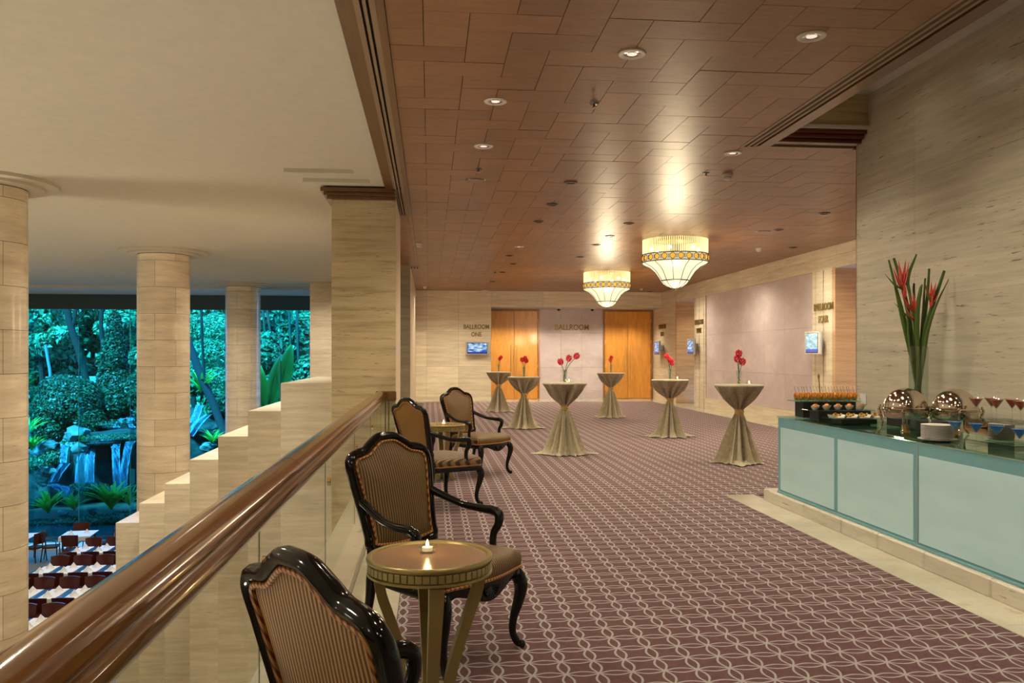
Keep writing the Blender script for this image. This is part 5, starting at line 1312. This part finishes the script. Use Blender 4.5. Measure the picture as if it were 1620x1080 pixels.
# shrubs and ivy in front of the rocks
def strunk(p0, p1, Z0, Z1=None, r_=(.2, .12), mid=None):
    a = P_(*p0, Z0); b = P_(*p1, Z1 or Z0); pts = [a] + ([P_(*mid, Z0)] if mid else []) + [b]; return (pts, list(r_))
plant('ivy_tower', 'tall conical tower covered in ivy above the waterfall', 'ivy', [blob(182, 610, 38.5, 28, 50), blob(181, 560, 38.3, 20, 42), blob(181, 522, 38.2, 12, 32), blob(172, 640, 38, 38, 30), blob(195, 620, 38.6, 30, 40), blob(150, 650, 37.6, 22, 22)], 15000, .085, 'leafd', 1, thick=.12)
plant('shrub_mound', 'rounded ivy-covered mound left of the waterfall', 'shrub', [blob(105, 640, 36.8, 46, 42), blob(75, 660, 36.4, 36, 32), blob(125, 640, 36.8, 38, 42), blob(100, 612, 37.2, 36, 20), blob(80, 682, 36, 22, 20), blob(140, 665, 36.6, 26, 24)], 15000, .08, 'leafd', 2, thick=.12, trunk=None)
plant('low_shrub', 'low feathery shrub in front of the main waterfall', 'shrub', [blob(145, 772, 33.0, 28, 8), blob(165, 778, 33.0, 20, 8), blob(125, 768, 33.1, 14, 5)], 1500, .06, 'leafm', 3)
plant('low_shrub', 'low leafy groundcover along the edge of the pond', 'shrub', [blob(110, 824, 32.0, 22, 7), blob(150, 822, 32.0, 26, 8), blob(190, 818, 32.2, 26, 9), blob(60, 828, 32.0, 26, 6), blob(225, 815, 32.4, 26, 10)], 3200, .05, 'leafd', 4)
stuff(tag(rock(tuple(P_(125, 836, 32.4)), 3.2, 77, 'rock', None, 'pond_edge', (1.6, .22, .07), 4, .1), 'low wet stone edge of the planted bank', 'rock'))
plant('shrub', 'leafy shrub at the left edge above the ferns', 'shrub', [blob(50, 690, 35.6, 22, 26), blob(40, 660, 36, 18, 22)], 2600, .07, 'leafd', 5)
plant('shrub', 'shrub on the boulder at the left of the stream', 'shrub', [blob(85, 722, 34.6, 20, 12), blob(62, 732, 34.4, 24, 12)], 2200, .055, 'leafm', 6)
plant('shrub', 'dark shrub right of the ivy tower', 'shrub', [blob(220, 620, 38, 22, 34), blob(240, 650, 38, 26, 26)], 3000, .085, 'leafd', 7)
plant('shrub', 'bright feathery shrub between the second and third columns', 'shrub', [blob(330, 560, 40, 36, 26), blob(345, 520, 41, 30, 26), blob(310, 520, 42, 24, 24), blob(345, 600, 38.5, 26, 20)], 6500, .10, 'leafl', 8, asp=.3)
plant('shrub', 'broad-leaved shrub behind the right-hand stream', 'shrub', [blob(345, 640, 37.4, 24, 26), blob(310, 600, 38.4, 22, 26), blob(350, 690, 36, 16, 16)], 2600, .16, 'leafm', 9)
plant('shrub', 'shrub behind the banana leaves at the right', 'shrub', [blob(420, 560, 36, 34, 36), blob(470, 540, 37, 36, 40), blob(440, 620, 35, 40, 30), blob(400, 610, 36, 26, 40), blob(485, 600, 36, 24, 40)], 8000, .13, 'leafm', 10)
plant('shrub', 'dense shrub in front of the low garden wall at the far left', 'shrub', [(-18.6, 43.5, -2.6, 2.4, 1.4, 2.2), (-15.6, 43.0, -3.2, 2.0, 1.4, 1.8), (-20.5, 42.5, -3.4, 2.2, 1.4, 1.8), (-17, 40.5, -4.2, 2.6, 1.2, 1.2)], 7000, .10, 'leafm', 57)
# trees
tag(MB().tube(cr([P_(104, 480, 41), P_(113, 520, 41), P_(124, 553, 41), P_(136, 600, 41), P_(142, 640, 41)], 4), .17, 10).tube(cr([P_(113, 520, 41), P_(118, 505, 41), P_(122, 470, 41)], 4), .09, 8).build('bare_trunk', M['bark'], None, True), 'slanting forked brown trunk behind the shrub mound', 'tree')
tag(MB().tube(cr([P_(290, 520, 34.6), P_(305, 560, 34.8), P_(322, 605, 35), P_(338, 640, 35.2), P_(356, 690, 35.4)], 4), [.17] * 17, 10).build('bare_trunk', plain('dark_trunk', (.05, .035, .04), .8), None, True), 'dark leaning trunk between the second and third columns', 'tree')
tag(MB().tube(cr([P_(162, 480, 43), P_(160, 520, 43), P_(166, 590, 43), P_(168, 750, 43)], 4), [.11] * 13, 8).build('bare_trunk', M['bark'], None, True), 'upright trunk behind the ivy tower', 'tree')
tag(MB().tube(cr([P_(72, 545, 42), P_(76, 570, 42), P_(80, 600, 42), P_(81, 690, 42)], 4), [.075] * 13, 8).build('bare_trunk', plain('pale_trunk', (.22, .22, .22), .8), None, True), 'pale slim trunk at the left of the garden', 'tree')
tag(MB().tube(cr([P_(318, 470, 37), P_(321, 560, 37), P_(327, 640, 37)], 4), [.06] * 9, 6).build('bare_trunk', M['bark'], None, True), 'thin upright stem left of the third column', 'tree')
for i, (x0, x1, y1) in enumerate(((421, 440, 610), (415, 428, 600), (457, 464, 600), (470, 473, 590))):
    tag(MB().tube(cr([P_(x0, 480, 36), P_((x0 + x1) / 2 - 1, 540, 36), P_(x1, y1, 36)], 4), [.055] * 9, 6).build('bamboo', plain('bamboo%d' % i, (.05, .045, .03), .6), None, True), '%s thin dark stem from the left between the third column and the pier' % ordw[i], 'tree', 'thin stems right of the third column')
trees = [(60, 500, 46, 60, 60, 'leafl'), (120, 520, 50, 60, 60, 'leafm'), (200, 510, 47, 50, 50, 'leafl'), (150, 480, 52, 60, 50, 'leafl'), (90, 575, 48, 55, 45, 'leafm'), (225, 575, 46, 40, 40, 'leafm'),
         (330, 490, 50, 55, 45, 'leafl'), (300, 560, 48, 50, 50, 'leafm'), (420, 500, 48, 55, 50, 'leafm'), (480, 510, 50, 55, 50, 'leafl'), (440, 570, 47, 55, 45, 'leafm'), (20, 560, 47, 55, 55, 'leafm'), (380, 560, 49, 50, 60, 'leafm'), (260, 500, 50, 50, 50, 'leafm'), (40, 480, 55, 60, 50, 'leafl'), (500, 600, 48, 50, 50, 'leafm'), (165, 590, 49, 40, 40, 'leafm'), (15, 640, 48, 50, 40, 'leafm')]
where = ['left of the forked trunk, pale leaves', 'behind the forked trunk', 'above and right of the ivy tower', 'highest, over the ivy tower', 'behind the shrub mound', 'right of the ivy tower, lower', 'pale, top between the second and third columns', 'behind the second column', 'top between the third column and the pier', 'pale, beside the pier top', 'middle height right of the third column', 'left edge behind the first column', 'behind the third column', 'top behind the second column', 'farthest, top left corner', 'low behind the pier', 'deep behind the ivy tower', 'low at the far left behind the first column']
for i, ((px, py, Z, rx, rz, mt), wh) in enumerate(zip(trees, where)):
    rn = random.Random(100 + i); bl_ = [blob(px, py, Z, rx * .7, rz * .7)] + [blob(px + rn.uniform(-rx, rx) * .8, py + rn.uniform(-rz, rz) * .8, Z + rn.uniform(-2, 2), rx * rn.uniform(.3, .5), rz * rn.uniform(.25, .4)) for _ in range(7)]
    a = atZ(px, py, Z)
    plant('garden_tree', 'leafy tree %s' % wh, 'tree', bl_, 5200, .17, mt, 200 + i, trunk=[([(a[0], a[1], GZ), (a[0] + rn.uniform(-.5, .5), a[1], a[2] * .3 + GZ * .7), (a[0], a[1], a[2])], [.28, .2, .1])], group='trees filling the garden background', thick=.6)
# hedge of far trees closing the view
for i in range(7):
    x = -44 + i * 9; bl_ = [(x + random.uniform(-3, 3), 70 + random.uniform(-3, 3), GZ + 2 + random.uniform(0, 11), 5, 3, 3.4) for _ in range(7)]
    plant('far_tree', 'far dense tree closing the garden, %s from the left' % ordw[i], 'tree', bl_, 5000, .5, 'leafm', 300 + i, group='far trees beyond the garden', trunk=[([(x, 71, GZ), (x, 71, 6)], [.4, .2])], thick=.5)
tag(MB().bbox(-20.5, -16.2, 46.6, 47.4, GZ, P_(60, 596, 44).z, .02).build('garden_wall', plain('concrete', (.25, .27, .28), .8)), 'low grey garden wall far behind at the left edge of the window', 'wall')
